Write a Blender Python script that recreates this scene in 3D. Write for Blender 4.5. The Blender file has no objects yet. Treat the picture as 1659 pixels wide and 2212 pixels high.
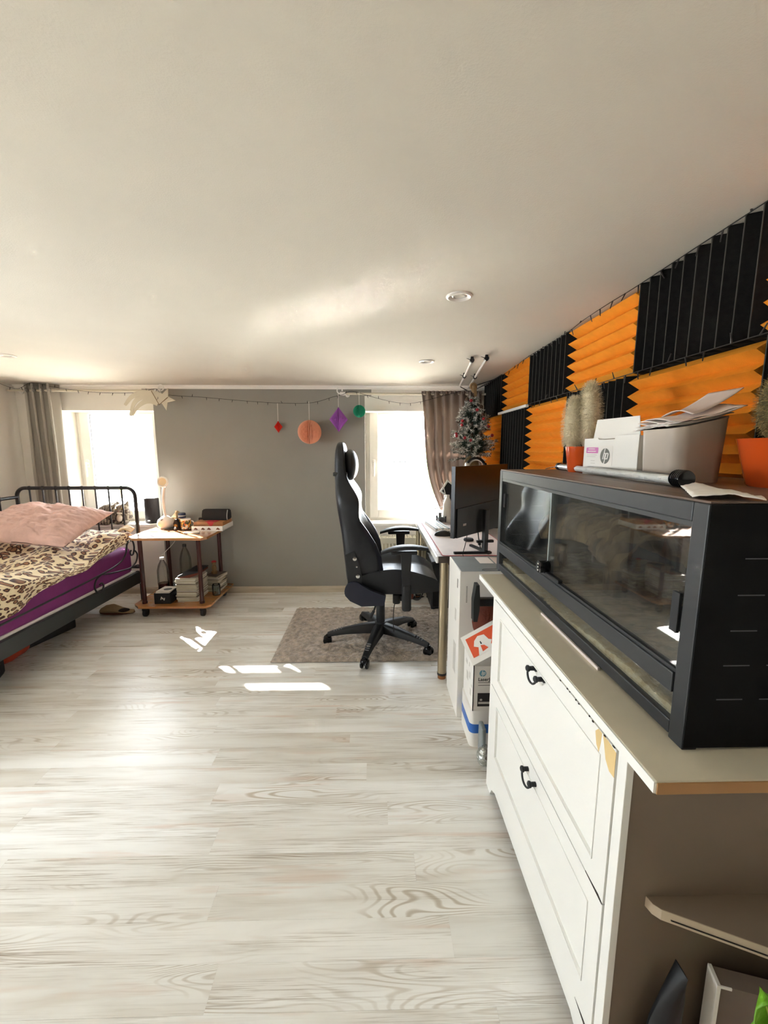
import bpy, bmesh, math, random
from mathutils import Vector, Matrix, noise as mnoise
random.seed(7)
SC = bpy.context.scene
COL = SC.collection
R = math.radians
PI = math.pi

# ------------------------------------------------------------------ camera
cam_data = bpy.data.cameras.new('camera')
cam = bpy.data.objects.new('camera', cam_data)
COL.objects.link(cam)
cam.location = (0, 0, 1.33)
cam.rotation_euler = (PI/2 - .149, 0, -.0218)
cam_data.sensor_fit = 'AUTO'
cam_data.sensor_width = 36
cam_data.lens = 890 / 2212 * 36
cam_data.clip_start = .02
SC.camera = cam

# ------------------------------------------------------------------ sky, sun, exposure
SKY = 9.0
SUN = 160.0
w = bpy.data.worlds.new('sky')
SC.world = w
w.use_nodes = True
bg = w.node_tree.nodes['Background']
bg.inputs[0].default_value = (.84, .925, 1, 1)
bg.inputs[1].default_value = SKY

sun_d = bpy.data.lights.new('sun', 'SUN')
sun_d.energy = SUN
sun_d.angle = R(.6)
sun_d.color = (1, .98, .95)
sun_o = bpy.data.objects.new('sun', sun_d)
COL.objects.link(sun_o)
sun_dir = Vector((1.05, -1, -.87))            # the way the light travels
sun_o.rotation_euler = sun_dir.to_track_quat('-Z', 'Y').to_euler()
sun_o.location = (-6, 10, 8)

def portal(name, loc, rot, sx, sy):            # sampling guide of a window opening, gives no light itself
    d = bpy.data.lights.new(name, 'AREA')
    d.shape = 'RECTANGLE'; d.size = sx; d.size_y = sy
    d.cycles.is_portal = True
    o = bpy.data.objects.new(name, d); COL.objects.link(o)
    o.location = loc; o.rotation_euler = rot
portal('portal', (-2.36, 4.12, 1.21), (-PI/2, 0, 0), .82, 1.14)
portal('portal', (.325, 4.12, 1.21), (-PI/2, 0, 0), .83, 1.14)
portal('portal', (-3.36, 1.1, 1.2), (0, -PI/2, 0), 1.16, 1.2)

vs = SC.view_settings
vs.view_transform = 'Standard'
vs.look = 'None'
vs.gamma = 1
vs.use_curve_mapping = False
vs.exposure = 1.58
SC.display_settings.display_device = 'sRGB'
cy = SC.cycles
cy.max_bounces = 10; cy.diffuse_bounces = 7; cy.glossy_bounces = 5; cy.transparent_max_bounces = 16
cy.caustics_reflective = True; cy.caustics_refractive = False
cy.sample_clamp_indirect = 0
cy.blur_glossy = 0

# ------------------------------------------------------------------ materials
def lin(h):
    h = h.lstrip('#')
    c = [int(h[i:i+2], 16)/255 for i in (0, 2, 4)]
    return tuple((x/12.92 if x <= .04045 else ((x+.055)/1.055)**2.4) for x in c) + (1,)

def new_mat(name):
    m = bpy.data.materials.new(name); m.use_nodes = True
    nt = m.node_tree
    return m, nt, nt.nodes['Principled BSDF']

def N(nt, t, **kw):
    n = nt.nodes.new(t)
    for k, v in kw.items():
        setattr(n, k, v)
    return n

def coords(nt, scale=(1, 1, 1), kind='Object', rnd=0):
    tc = N(nt, 'ShaderNodeTexCoord'); mp = N(nt, 'ShaderNodeMapping')
    mp.inputs['Scale'].default_value = scale
    nt.links.new(tc.outputs[kind], mp.inputs[0])
    if rnd:
        oi = N(nt, 'ShaderNodeObjectInfo')
        mul = N(nt, 'ShaderNodeVectorMath', operation='SCALE'); mul.inputs[0].default_value = (37, 17, 53)
        nt.links.new(oi.outputs['Random'], mul.inputs['Scale'])
        nt.links.new(mul.outputs[0], mp.inputs['Location'])
    return mp.outputs[0]

def ramp(nt, fac, stops):
    r = N(nt, 'ShaderNodeValToRGB')
    e = r.color_ramp.elements
    e[0].position = stops[0][0]; e[0].color = stops[0][1]
    e[1].position = stops[-1][0]; e[1].color = stops[-1][1]
    for p, c in stops[1:-1]:
        x = e.new(p); x.color = c
    nt.links.new(fac, r.inputs[0])
    return r.outputs[0]

def mixc(nt, fac, a, b, mode='MIX'):
    m = N(nt, 'ShaderNodeMix', data_type='RGBA', blend_type=mode)
    for s, v in ((0, fac), (6, a), (7, b)):
        if isinstance(v, (int, float, tuple)):
            m.inputs[s].default_value = v
        else:
            nt.links.new(v, m.inputs[s])
    return m.outputs[2]

def M(name, hexa, rough=.5, metal=0., spec=.5, var=0., vs_=12., bump=0., bs=60., stretch=(1, 1, 1), coat=0., alpha=1., trans=0., sheen=0., emit=None, sss=0.):
    m, nt, b = new_mat(name)
    b.inputs['Base Color'].default_value = lin(hexa)
    b.inputs['Roughness'].default_value = rough
    b.inputs['Metallic'].default_value = metal
    b.inputs['Specular IOR Level'].default_value = spec
    b.inputs['Coat Weight'].default_value = coat
    b.inputs['Transmission Weight'].default_value = trans
    b.inputs['Sheen Weight'].default_value = sheen
    if var:
        co = coords(nt, stretch)
        n = N(nt, 'ShaderNodeTexNoise'); n.inputs['Scale'].default_value = vs_; n.inputs['Detail'].default_value = 5
        nt.links.new(co, n.inputs['Vector'])
        c = lin(hexa)
        lo = tuple(max(0, x*(1-var)) for x in c[:3])+(1,); hi = tuple(min(1, x*(1+var*.6)) for x in c[:3])+(1,)
        nt.links.new(ramp(nt, n.outputs['Fac'], [(.3, lo), (.7, hi)]), b.inputs['Base Color'])
    if bump:
        co = coords(nt, stretch)
        n = N(nt, 'ShaderNodeTexNoise'); n.inputs['Scale'].default_value = bs; n.inputs['Detail'].default_value = 4
        nt.links.new(co, n.inputs['Vector'])
        bp = N(nt, 'ShaderNodeBump'); bp.inputs['Strength'].default_value = bump; bp.inputs['Distance'].default_value = .01
        nt.links.new(n.outputs['Fac'], bp.inputs['Height']); nt.links.new(bp.outputs[0], b.inputs['Normal'])
    if emit:
        b.inputs['Emission Color'].default_value = lin(hexa); b.inputs['Emission Strength'].default_value = emit
    return m

def cloth_mat(name, hexa, tr=.4):
    m, nt, b = new_mat(name)
    b.inputs['Base Color'].default_value = lin(hexa); b.inputs['Roughness'].default_value = .95; b.inputs['Specular IOR Level'].default_value = .1
    n = N(nt, 'ShaderNodeTexNoise'); n.inputs['Scale'].default_value = 300; nt.links.new(coords(nt), n.inputs['Vector'])
    bp = N(nt, 'ShaderNodeBump'); bp.inputs['Strength'].default_value = .2; bp.inputs['Distance'].default_value = .004
    nt.links.new(n.outputs['Fac'], bp.inputs['Height']); nt.links.new(bp.outputs[0], b.inputs['Normal'])
    t = N(nt, 'ShaderNodeBsdfTranslucent'); t.inputs[0].default_value = lin(hexa)
    mx = N(nt, 'ShaderNodeMixShader'); mx.inputs[0].default_value = tr
    out = nt.nodes['Material Output']
    nt.links.new(b.outputs[0], mx.inputs[1]); nt.links.new(t.outputs[0], mx.inputs[2]); nt.links.new(mx.outputs[0], out.inputs[0])
    return m

def glass_mat(name, tint='ffffff', refl=1.0, dirt=0.):
    m = bpy.data.materials.new(name); m.use_nodes = True
    nt = m.node_tree; nt.nodes.clear()
    out = N(nt, 'ShaderNodeOutputMaterial')
    tr = N(nt, 'ShaderNodeBsdfTransparent'); tr.inputs[0].default_value = lin(tint)
    gl = N(nt, 'ShaderNodeBsdfGlossy'); gl.inputs['Roughness'].default_value = .02
    fr = N(nt, 'ShaderNodeFresnel'); fr.inputs[0].default_value = 1.45
    mu = N(nt, 'ShaderNodeMath', operation='MULTIPLY'); mu.inputs[1].default_value = refl
    mx = N(nt, 'ShaderNodeMixShader')
    nt.links.new(fr.outputs[0], mu.inputs[0]); nt.links.new(mu.outputs[0], mx.inputs[0])
    nt.links.new(tr.outputs[0], mx.inputs[1]); nt.links.new(gl.outputs[0], mx.inputs[2])
    last = mx.outputs[0]
    if dirt:
        di = N(nt, 'ShaderNodeBsdfDiffuse'); di.inputs[0].default_value = lin('b8b8b4')
        co = coords(nt, (8, 8, 14)); n = N(nt, 'ShaderNodeTexNoise'); n.inputs['Scale'].default_value = 1.6; n.inputs['Detail'].default_value = 9; n.inputs['Roughness'].default_value = .7
        nt.links.new(co, n.inputs['Vector'])
        f = ramp(nt, n.outputs['Fac'], [(.35, (0, 0, 0, 1)), (.8, (dirt, dirt, dirt, 1))])
        m2 = N(nt, 'ShaderNodeMixShader')
        nt.links.new(f, m2.inputs[0]); nt.links.new(last, m2.inputs[1]); nt.links.new(di.outputs[0], m2.inputs[2]); last = m2.outputs[0]
    nt.links.new(last, out.inputs[0])
    return m

def plank_mat():
    m, nt, b = new_mat('whitewashed laminate')
    co = coords(nt, (1, 1, 1), rnd=1)
    def tex(sc, det, st, dist=0, rough=.5):
        mp = N(nt, 'ShaderNodeMapping'); mp.inputs['Scale'].default_value = st; nt.links.new(co, mp.inputs[0])
        n = N(nt, 'ShaderNodeTexNoise'); n.inputs['Scale'].default_value = sc; n.inputs['Detail'].default_value = det; n.inputs['Distortion'].default_value = dist; n.inputs['Roughness'].default_value = rough
        nt.links.new(mp.outputs[0], n.inputs['Vector']); return n.outputs['Fac']
    W = (1, 1, 1, 1); K = (0, 0, 0, 1)
    broad = tex(2.0, 4, (1.0, 9, 1), .5)
    base = ramp(nt, broad, [(.28, lin('dcd8d0')), (.42, lin('e9e8e4')), (.55, lin('f2f3f1')), (.72, lin('f8f9f8'))])
    # fine parallel grain lines in zones
    fine = ramp(nt, tex(1.0, 5, (5, 300, 1), .3, .6), [(.38, lin('aa9c8a')), (.50, W)])
    zone = ramp(nt, tex(1.3, 3, (1.3, 10, 1)), [(.42, K), (.66, (.75, .75, .75, 1))])
    c1 = mixc(nt, zone, base, mixc(nt, 1.0, base, fine, 'MULTIPLY'))
    # cathedral rings round knots
    rn_ = tex(1.15, 1.2, (1.5, 9, 1), .25)
    mm = N(nt, 'ShaderNodeMath', operation='MULTIPLY'); mm.inputs[1].default_value = 150; nt.links.new(rn_, mm.inputs[0])
    sn = N(nt, 'ShaderNodeMath', operation='SINE'); nt.links.new(mm.outputs[0], sn.inputs[0])
    rg = ramp(nt, sn.outputs[0], [(.2, W), (.95, lin('c3b6a3'))])
    msk = ramp(nt, tex(.9, 2, (1.5, 6, 1)), [(.54, K), (.68, (.75, .75, .75, 1))])
    c2 = mixc(nt, msk, c1, mixc(nt, 1.0, c1, rg, 'MULTIPLY'))
    pk = ramp(nt, tex(1.6, 3, (1.2, 14, 1), .2), [(.60, K), (.78, (.5, .5, .5, 1))])
    c3 = mixc(nt, pk, c2, lin('d3ae96'))
    oi = N(nt, 'ShaderNodeObjectInfo')
    tone = ramp(nt, oi.outputs['Random'], [(0, lin('f0eeea')), (.5, lin('f8f6f3')), (1, W)])
    nt.links.new(mixc(nt, 1.0, c3, tone, 'MULTIPLY'), b.inputs['Base Color'])
    b.inputs['Roughness'].default_value = .33
    b.inputs['Specular IOR Level'].default_value = .55
    return m

def leopard_mat():
    m, nt, b = new_mat('leopard plush')
    co = coords(nt, (1, 1, 1), 'UV')
    n = N(nt, 'ShaderNodeTexNoise'); n.inputs['Scale'].default_value = 28; nt.links.new(co, n.inputs['Vector'])
    ad = N(nt, 'ShaderNodeVectorMath', operation='SCALE'); ad.inputs['Scale'].default_value = .022; nt.links.new(n.outputs['Color'], ad.inputs[0])
    a2 = N(nt, 'ShaderNodeVectorMath', operation='ADD'); nt.links.new(co, a2.inputs[0]); nt.links.new(ad.outputs[0], a2.inputs[1])
    v = N(nt, 'ShaderNodeTexVoronoi'); v.inputs['Scale'].default_value = 44; v.inputs['Randomness'].default_value = .75
    nt.links.new(a2.outputs[0], v.inputs['Vector'])
    n2 = N(nt, 'ShaderNodeTexNoise'); n2.inputs['Scale'].default_value = 62; nt.links.new(co, n2.inputs['Vector'])
    s = N(nt, 'ShaderNodeMath', operation='MULTIPLY_ADD'); s.inputs[1].default_value = .38; nt.links.new(n2.outputs['Fac'], s.inputs[0]); nt.links.new(v.outputs['Distance'], s.inputs[2])
    c = ramp(nt, s.outputs[0], [(.30, lin('9a6a48')), (.45, lin('8a5a3c')), (.51, lin('3d1c10')), (.62, lin('45200f')), (.67, lin('e6d3ac')), (.95, lin('efdfbf'))])
    nt.links.new(c, b.inputs['Base Color'])
    b.inputs['Roughness'].default_value = .9; b.inputs['Sheen Weight'].default_value = .25
    return m

def wood_mat(name, a, bcol, rough=.35, st=(2, 30, 30), sc=1.5, coat=0):
    m, nt, b = new_mat(name)
    co = coords(nt, st)
    n = N(nt, 'ShaderNodeTexNoise'); n.inputs['Scale'].default_value = sc; n.inputs['Detail'].default_value = 5; n.inputs['Distortion'].default_value = .5
    nt.links.new(co, n.inputs['Vector'])
    nt.links.new(ramp(nt, n.outputs['Fac'], [(.3, lin(a)), (.7, lin(bcol))]), b.inputs['Base Color'])
    b.inputs['Roughness'].default_value = rough
    b.inputs['Coat Weight'].default_value = coat; b.inputs['Coat Roughness'].default_value = .22; b.inputs['Specular IOR Level'].default_value = .5+.5*coat
    return m

def speck_mat(name, cols, scale, rough=.9, bump=.6, bdist=.01, st=(1, 1, 1)):
    m, nt, b = new_mat(name)
    co = coords(nt, st)
    v = N(nt, 'ShaderNodeTexVoronoi'); v.inputs['Scale'].default_value = scale; nt.links.new(co, v.inputs['Vector'])
    n = N(nt, 'ShaderNodeTexNoise'); n.inputs['Scale'].default_value = scale*.35; n.inputs['Detail'].default_value = 6; nt.links.new(co, n.inputs['Vector'])
    sep = N(nt, 'ShaderNodeSeparateColor'); nt.links.new(v.outputs['Color'], sep.inputs[0])
    mx = N(nt, 'ShaderNodeMath', operation='MULTIPLY_ADD'); mx.inputs[1].default_value = .45
    nt.links.new(sep.outputs[0], mx.inputs[0]); nt.links.new(n.outputs['Fac'], mx.inputs[2])
    k = len(cols)
    nt.links.new(ramp(nt, mx.outputs[0], [(.35+.6*i/(k-1), lin(c)) for i, c in enumerate(cols)]), b.inputs['Base Color'])
    bp = N(nt, 'ShaderNodeBump'); bp.inputs['Strength'].default_value = bump; bp.inputs['Distance'].default_value = bdist
    nt.links.new(n.outputs['Fac'], bp.inputs['Height']); nt.links.new(bp.outputs[0], b.inputs['Normal'])
    b.inputs['Roughness'].default_value = rough
    return m

def tabby_mat():
    m, nt, b = new_mat('tabby fur')
    co = coords(nt, (1, 1, 1))
    wv = N(nt, 'ShaderNodeTexWave', wave_type='BANDS', bands_direction='X'); wv.inputs['Scale'].default_value = 16; wv.inputs['Distortion'].default_value = 9
    wv.inputs['Detail'].default_value = 3
    nt.links.new(co, wv.inputs['Vector'])
    n = N(nt, 'ShaderNodeTexNoise'); n.inputs['Scale'].default_value = 90; n.inputs['Detail'].default_value = 4; nt.links.new(coords(nt, (1, 1, .25)), n.inputs['Vector'])
    c = ramp(nt, wv.outputs['Fac'], [(.2, lin('6f6357')), (.5, lin('8d8070')), (.8, lin('a89c88'))])
    nt.links.new(mixc(nt, .5, c, ramp(nt, n.outputs['Fac'], [(.3, lin('6a5f55')), (.7, lin('ffffff'))]), 'MULTIPLY'), b.inputs['Base Color'])
    bp = N(nt, 'ShaderNodeBump'); bp.inputs['Strength'].default_value = .8; bp.inputs['Distance'].default_value = .01
    nt.links.new(n.outputs['Fac'], bp.inputs['Height']); nt.links.new(bp.outputs[0], b.inputs['Normal'])
    b.inputs['Roughness'].default_value = .95
    return m

def print_mat(name, cols, scale, rough=.4):
    m, nt, b = new_mat(name)
    v = N(nt, 'ShaderNodeTexVoronoi'); v.inputs['Scale'].default_value = scale; nt.links.new(coords(nt), v.inputs['Vector'])
    sep = N(nt, 'ShaderNodeSeparateColor'); nt.links.new(v.outputs['Color'], sep.inputs[0])
    r = N(nt, 'ShaderNodeValToRGB'); r.color_ramp.interpolation = 'CONSTANT'
    e = r.color_ramp.elements; e[0].position = 0; e[0].color = lin(cols[0]); e[1].position = 1/len(cols); e[1].color = lin(cols[1])
    for i, c in enumerate(cols[2:], 2):
        x = e.new(i/len(cols)); x.color = lin(c)
    nt.links.new(sep.outputs[0], r.inputs[0]); nt.links.new(r.outputs[0], b.inputs['Base Color'])
    b.inputs['Roughness'].default_value = rough
    return m

MT = dict(
    plank=plank_mat(), leopard=leopard_mat(), tabby=tabby_mat(),
    ceiling=M('ceiling plaster', 'cac4b8', .9, var=.03, vs_=3, bump=.12, bs=240),
    wall=M('white wall paint', 'e6e2da', .9, bump=.1, bs=200),
    grey=M('grey wall paint', '99968e', .9, var=.03, vs_=4, bump=.1, bs=200),
    trimw=M('white trim', 'eeebe4', .6),
    pvc=M('white window plastic', 'eceae3', .35),
    base=wood_mat('cream baseboard', 'b9ab95', 'd2c6b3', .45),
    slabw=M('subfloor', 'c8bca8', .8),
    pane=glass_mat('window glass', 'ffffff', .8),
    gasket=M('grey gasket', '6e6e70', .7),
    black=M('matt black plastic', '17181a', .55, var=.15, vs_=30),
    blackg=M('glossy black', '0c0d0f', .18), monb=M('monitor black', '0a0a0b', .35),
    blackl=M('black leather', '16181d', .38, bump=.15, bs=220),
    navy=M('dark navy leather', '191b2b', .42, bump=.15, bs=220),
    iron=M('black painted iron', '1d1a1c', .4),
    railb=M('charcoal steel', '2a2d2c', .45),
    chrome=M('chrome', 'd0d0d0', .15, 1),
    steel=M('satin metal', 'b5a88e', .3, 1),
    brass=M('copper foot', '9c6a44', .4, .8),
    purple=M('magenta purple sheet', '7d2a70', .75, bump=.25, bs=14, var=.12, vs_=5),
    white=M('white plastic', 'edeae4', .4),
    paper=M('white paper', 'ece8e2', .85),
    paperp=M('pinkish paper', 'e3d6d0', .85),
    cream=M('cream painted wood', 'd2c9b4', .7, var=.05),
    lampw=M('white lamp plastic', 'f0ece6', .3),
    pinkc=M('dusty pink cotton', 'd9b4aa', .9, bump=.6, bs=38, var=.12, vs_=9, sheen=.2),
    beige=M('beige felt', 'a88f6c', .95, bump=.3, bs=120, var=.15),
    curtl=cloth_mat('light grey curtain', 'bcb7ac', .35),
    curtr=cloth_mat('taupe curtain', '9c8e84', .35),
    brownw=wood_mat('reddish brown wood', 'a1652f', 'bb8048', .24, (3, 40, 40), coat=1),
    mahog=wood_mat('dark mahogany', '30120c', '4a1c12', .3, (30, 30, 3)),
    whitewd=M('white painted cabinet', 'efefeb', .42, bump=.05, bs=90),
    slabtop=M('cream cabinet top', 'cfc8b4', .5, var=.03),
    shadep=M('shaded cabinet panel', '80705f', .6, var=.1, vs_=5),  # brown carries the shade on the cabinet's near side
    bare=M('bare fibreboard', 'e0c48c', .8, var=.1),
    vivf=M('dark grey aluminium', '2f3133', .45, .2),
    vivb=M('black vent panel', '0a0a0a', .85, spec=.2),
    vslot=M('vent slot edge', '4c4c50', .5),
    vglass=glass_mat('vivarium glass', 'f6f8f7', .7, .05),
    edgeg=M('pale glass edge', 'aab2b0', .25),
    viv_back=M('vivarium inside black', '1c1a19', .7, var=.3, vs_=8),
    vivtop=wood_mat('walnut top board', '4b3a30', '76604f', .45, (25, 2, 10)),
    sand=speck_mat('dark soil bedding', ['7a6850', 'a08c6c', 'c2ad88'], 90, bdist=.02),
    chips=speck_mat('pale wood chips', ['c9a873', 'ecd5a8', 'f8ebcf'], 120, bdist=.02),
    bark=speck_mat('cork bark', ['3c2d1e', '7a6044', 'ad9068'], 26, bdist=.04, st=(1, 2.4, 1)),
    rock=M('dark stone bowl', '2a2526', .8, bump=.5, bs=50, var=.2),
    orangef=M('orange foam', 'ee9c30', .95, spec=.1, bump=.3, bs=350, var=.06, vs_=30),
    blackf=M('black foam', '1b1a18', .95, spec=.15, bump=.3, bs=350, var=.25, vs_=60),
    edgef=M('worn foam crest', '4a4843', .95, spec=.1),
    pot=M('orange glazed pot', 'd6551f', .16, coat=.5),
    wool=M('cream cactus hair', 'e2d8bc', .95),
    woolb=M('brown green cactus', '6a5f3c', .9, bump=.5, bs=90, var=.3, vs_=30),
    spine=M('golden cactus spine', '9c8552', .8),
    soil=M('potting soil', '2c211a', .95, bump=.6, bs=80),
    binb=M('grey beige bin', 'b3a79a', .5),
    card=M('white carton', 'ebe9e4', .6),
    cardg=M('printed grey carton', '8d9698', .4, var=.18, vs_=7),
    carton=M('brown carton', '8a6a4a', .8),
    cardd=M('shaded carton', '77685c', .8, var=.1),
    magenta=M('magenta label', 'd077b6', .5),
    inkg=M('grey ink', '77776f', .6),
    inkl=M('pale ink', 'c9c6c0', .7),
    inkd=M('dark ink', '2d2a2a', .6),
    blue=M('blue printed logo', '6b9fb4', .5),
    orange=M('orange print', 'e2572c', .5),
    tapeb=M('blue tape', '2c6cc4', .4),
    rust=M('rust brown suede', '6e3523', .85, bump=.3, bs=60, var=.2),
    foil=M('crumpled foil', 'b9bcb8', .25, .8, bump=1.0, bs=40),
    rug=M('taupe shag', 'b3a596', .95, sheen=.3, var=.38, vs_=34, bump=1.0, bs=130),
    desk=wood_mat('grey wood desktop', 'a8a09c', 'c4bcb8', .32, (3, 30, 30)),
    deskw=M('white desk edge', 'f0eeea', .4),
    deskd=M('dark brown desk edge', '3a2e25', .5),
    mat=M('pale pink desk mat', 'e9dedb', .7, var=.06, vs_=10),
    red=M('red stitching', 'b3404a', .7),
    keyg=M('grey keycaps', 'b9c2c4', .5),
    clear=glass_mat('clear tube', 'fafafa', .8, .06), film=M('whitish film', 'e6e7e3', .3, bump=.6, bs=50, var=.1),
    bottle=glass_mat('clear plastic bottle', 'f2f4f2', .7, .04),
    winer=M('dark red drink', '3a1012', .1),
    endbr=M('brown end strip', 'a97d4c', .6), green=M('fresh green leaf', '74b424', .5, var=.3, vs_=14, bump=.3, bs=60),
    greenl=M('yellow green leaf rib', 'c7d66a', .5),
    needle=M('dark green needles', '38463a', .8),
    snow=M('snowy flock', 'd6d3ca', .9),
    berry=M('red berry', 'a2202a', .3),
    burlap=M('burlap', '8c7350', .95, bump=.6, bs=200, var=.2),
    cone=M('brown pine cone', '4d3a2c', .8),
    tube=M('translucent white tube', 'dcd9d2', .3),
    cable=M('black cable', '1a1614', .6),
    cablew=M('white cable', 'd8d4cc', .5),
    led=M('led stub', '2a2320', .5),
    pinkh=M('peach tissue paper', 'f0b496', .9), redh=M('red tissue paper', 'e0301f', .9),
    purh=M('purple tissue paper', 'b06ac0', .9), grnh=M('green tissue paper', '2a9d7c', .9),
    thread=M('white thread', 'e6e2da', .8),
    bluecan=M('dark blue printed can', '2c3a5c', .35, var=.3, vs_=30),
    flower=print_mat('sunflower print', ['d98a2a', 'e8a838', '6b6a3a', '46603f', 'c2572a', 'd8d0c0', '4b4238'], 70),
    houseo=M('cream ceramic house', 'e9cfa4', .5),
    leather=M('tan leather box', 'a8703f', .5, var=.2, vs_=20),
    redcloth=M('red ribbon', 'b3272e', .6),
    casec=M('black fabric case', '221e1e', .8, bump=.3, bs=160),
    leafp=M('brown leaf print', '7a4b38', .7),
    glassy=glass_mat('drinking glass', 'eef2f0', 1.5, .03),
    mag1=M('magazine pages', 'b7ad96', .8), mag2=M('magazine pages pale', 'd0c9bb', .8), mag3=M('magazine cover dark', '5b4b46', .5),
    rad=M('cream radiator enamel', 'd9d2bd', .4),
    lensm=M('spot lamp lens', 'd9d6cf', .15, .3),
    ring=M('white spot ring', 'ded9d2', .4),
    house1=M('pale render', 'd8d2c8', .9), roof1=M('red roof tile', 'b07a68', .9), lawn=M('grass', 'a3a690', .95), gravel=M("bounce slab gravel", "98958c", .95, var=.1, vs_=40), darkwall=wood_mat('dark unseen wall', '46382e', '5a493c'), treeg=M('tree leaves', '6d8a5c', .95),
    asphalt=M('street', 'a0a0a2', .9), nose=M('pink nose', 'a5746c', .6), eye=M('cat eye', '9a8a3a', .2), muzz=M('cream muzzle fur', 'cfc4b2', .95),
    shelfw=M('pale shelf board', 'c2b097', .6, var=.08),
    redbag=M('orange red cloth', 'b4401f', .8, var=.2),
)

# ------------------------------------------------------------------ mesh builder
class MB:
    def __init__(s):
        s.bm = bmesh.new(); s.uv = None
    def _bev(s, vs, b, seg=2):
        if b:
            es = {e for v in vs for e in v.link_edges}
            bmesh.ops.bevel(s.bm, geom=list(es), offset=b, segments=seg, affect='EDGES', profile=.5)
    def box(s, x0, x1, y0, y1, z0, z1, bev=0, rz=0, seg=2, mat=None):
        c = Vector(((x0+x1)/2, (y0+y1)/2, (z0+z1)/2))
        m = Matrix.Translation(c) @ (mat or Matrix.Rotation(rz, 4, 'Z')) @ Matrix.Diagonal((x1-x0, y1-y0, z1-z0, 1))
        r = bmesh.ops.create_cube(s.bm, size=1, matrix=m)
        s._bev(r['verts'], bev, seg); return s
    def cyl(s, p0, p1, r0, r1=None, n=20, bev=0):
        p0, p1 = Vector(p0), Vector(p1); d = p1-p0
        m = Matrix.Translation((p0+p1)/2) @ d.to_track_quat('Z', 'Y').to_matrix().to_4x4()
        r = bmesh.ops.create_cone(s.bm, cap_ends=True, segments=n, radius1=r0, radius2=r0 if r1 is None else r1, depth=d.length, matrix=m)
        if bev:
            es = {e for v in r['verts'] for e in v.link_edges if len([f for f in e.link_faces if len(f.verts) > 4])}
            bmesh.ops.bevel(s.bm, geom=list(es), offset=bev, segments=2, affect='EDGES', profile=.5)
        return s
    def ell(s, c, r, u=20, v=12, rot=None):
        if not hasattr(r, '__len__'): r = (r, r, r)
        m = Matrix.Translation(c) @ (rot or Matrix()) @ Matrix.Diagonal((*r, 1))
        bmesh.ops.create_uvsphere(s.bm, u_segments=u, v_segments=v, radius=1, matrix=m); return s
    def lathe(s, c, prof, n=28, ax=None):
        m = Matrix.Translation(c) @ (ax or Matrix())
        rows = []
        for r, z in prof:
            if r < 1e-6: rows.append([s.bm.verts.new(m @ Vector((0, 0, z)))])
            else: rows.append([s.bm.verts.new(m @ Vector((r*math.cos(2*PI*i/n), r*math.sin(2*PI*i/n), z))) for i in range(n)])
        for a, b in zip(rows, rows[1:]):
            for i in range(n):
                j = (i+1) % n
                q = [a[i % len(a)], a[j % len(a)], b[j % len(b)], b[i % len(b)]]
                q2 = []
                for v in q:
                    if v not in q2: q2.append(v)
                if len(q2) > 2:
                    try: s.bm.faces.new(q2)
                    except ValueError: pass
        return s
    def tube(s, pts, r, n=8, closed=False, cap=True):
        P = [Vector(p) for p in pts]; k = len(P)
        rr = r if hasattr(r, '__len__') else [r]*k
        rows = []; up = None
        for i in range(k):
            a = P[(i-1) % k] if (closed or i) else P[0]; b = P[(i+1) % k] if (closed or i < k-1) else P[k-1]
            t = (b-a).normalized()
            if up is None:
                up = Vector((0, 0, 1)) if abs(t.z) < .9 else Vector((1, 0, 0))
            x = (up - t*up.dot(t)).normalized(); up = x; y = t.cross(x)
            rows.append([s.bm.verts.new(P[i]+(x*math.cos(2*PI*q/n)+y*math.sin(2*PI*q/n))*rr[i]) for q in range(n)])
        for i in range(k if closed else k-1):
            a, b = rows[i], rows[(i+1) % k]
            for q in range(n):
                s.bm.faces.new((a[q], a[(q+1) % n], b[(q+1) % n], b[q]))
        if cap and not closed:
            s.bm.faces.new(rows[0][::-1]); s.bm.faces.new(rows[-1])
        return s
    def prism(s, pts, O, U, V, W):
        """outline pts (u,v) in plane O,U,V pushed along vector W"""
        O, U, V, W = map(Vector, (O, U, V, W))
        a = [s.bm.verts.new(O+U*p[0]+V*p[1]) for p in pts]; b = [s.bm.verts.new(v.co+W) for v in a]
        n = len(a)
        s.bm.faces.new(a); s.bm.faces.new(b[::-1])
        for i in range(n):
            s.bm.faces.new((a[i], b[i], b[(i+1) % n], a[(i+1) % n]))
        return s
    def loft(s, rings, closed=True, cap=True):
        rows = [[s.bm.verts.new(Vector(p)) for p in r] for r in rings]
        n = len(rows[0])
        for a, b in zip(rows, rows[1:]):
            for q in range(n if closed else n-1):
                s.bm.faces.new((a[q], a[(q+1) % n], b[(q+1) % n], b[q]))
        if cap and closed:
            s.bm.faces.new(rows[0][::-1]); s.bm.faces.new(rows[-1])
        return s
    def grid(s, fn, nu, nv, uv=None):
        rows = [[s.bm.verts.new(Vector(fn(i/nu, j/nv))) for i in range(nu+1)] for j in range(nv+1)]
        L = s.bm.loops.layers.uv.verify() if uv else None
        for j in range(nv):
            for i in range(nu):
                f = s.bm.faces.new((rows[j][i], rows[j][i+1], rows[j+1][i+1], rows[j+1][i]))
                if uv:
                    for l, (a, b) in zip(f.loops, ((i, j), (i+1, j), (i+1, j+1), (i, j+1))):
                        l[L].uv = (a/nu*uv[0], b/nv*uv[1])
        return s
    def tri(s, a, b, c):
        s.bm.faces.new([s.bm.verts.new(Vector(p)) for p in (a, b, c)]); return s
    def poly(s, pts):
        s.bm.faces.new([s.bm.verts.new(Vector(p)) for p in pts]); return s

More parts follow.
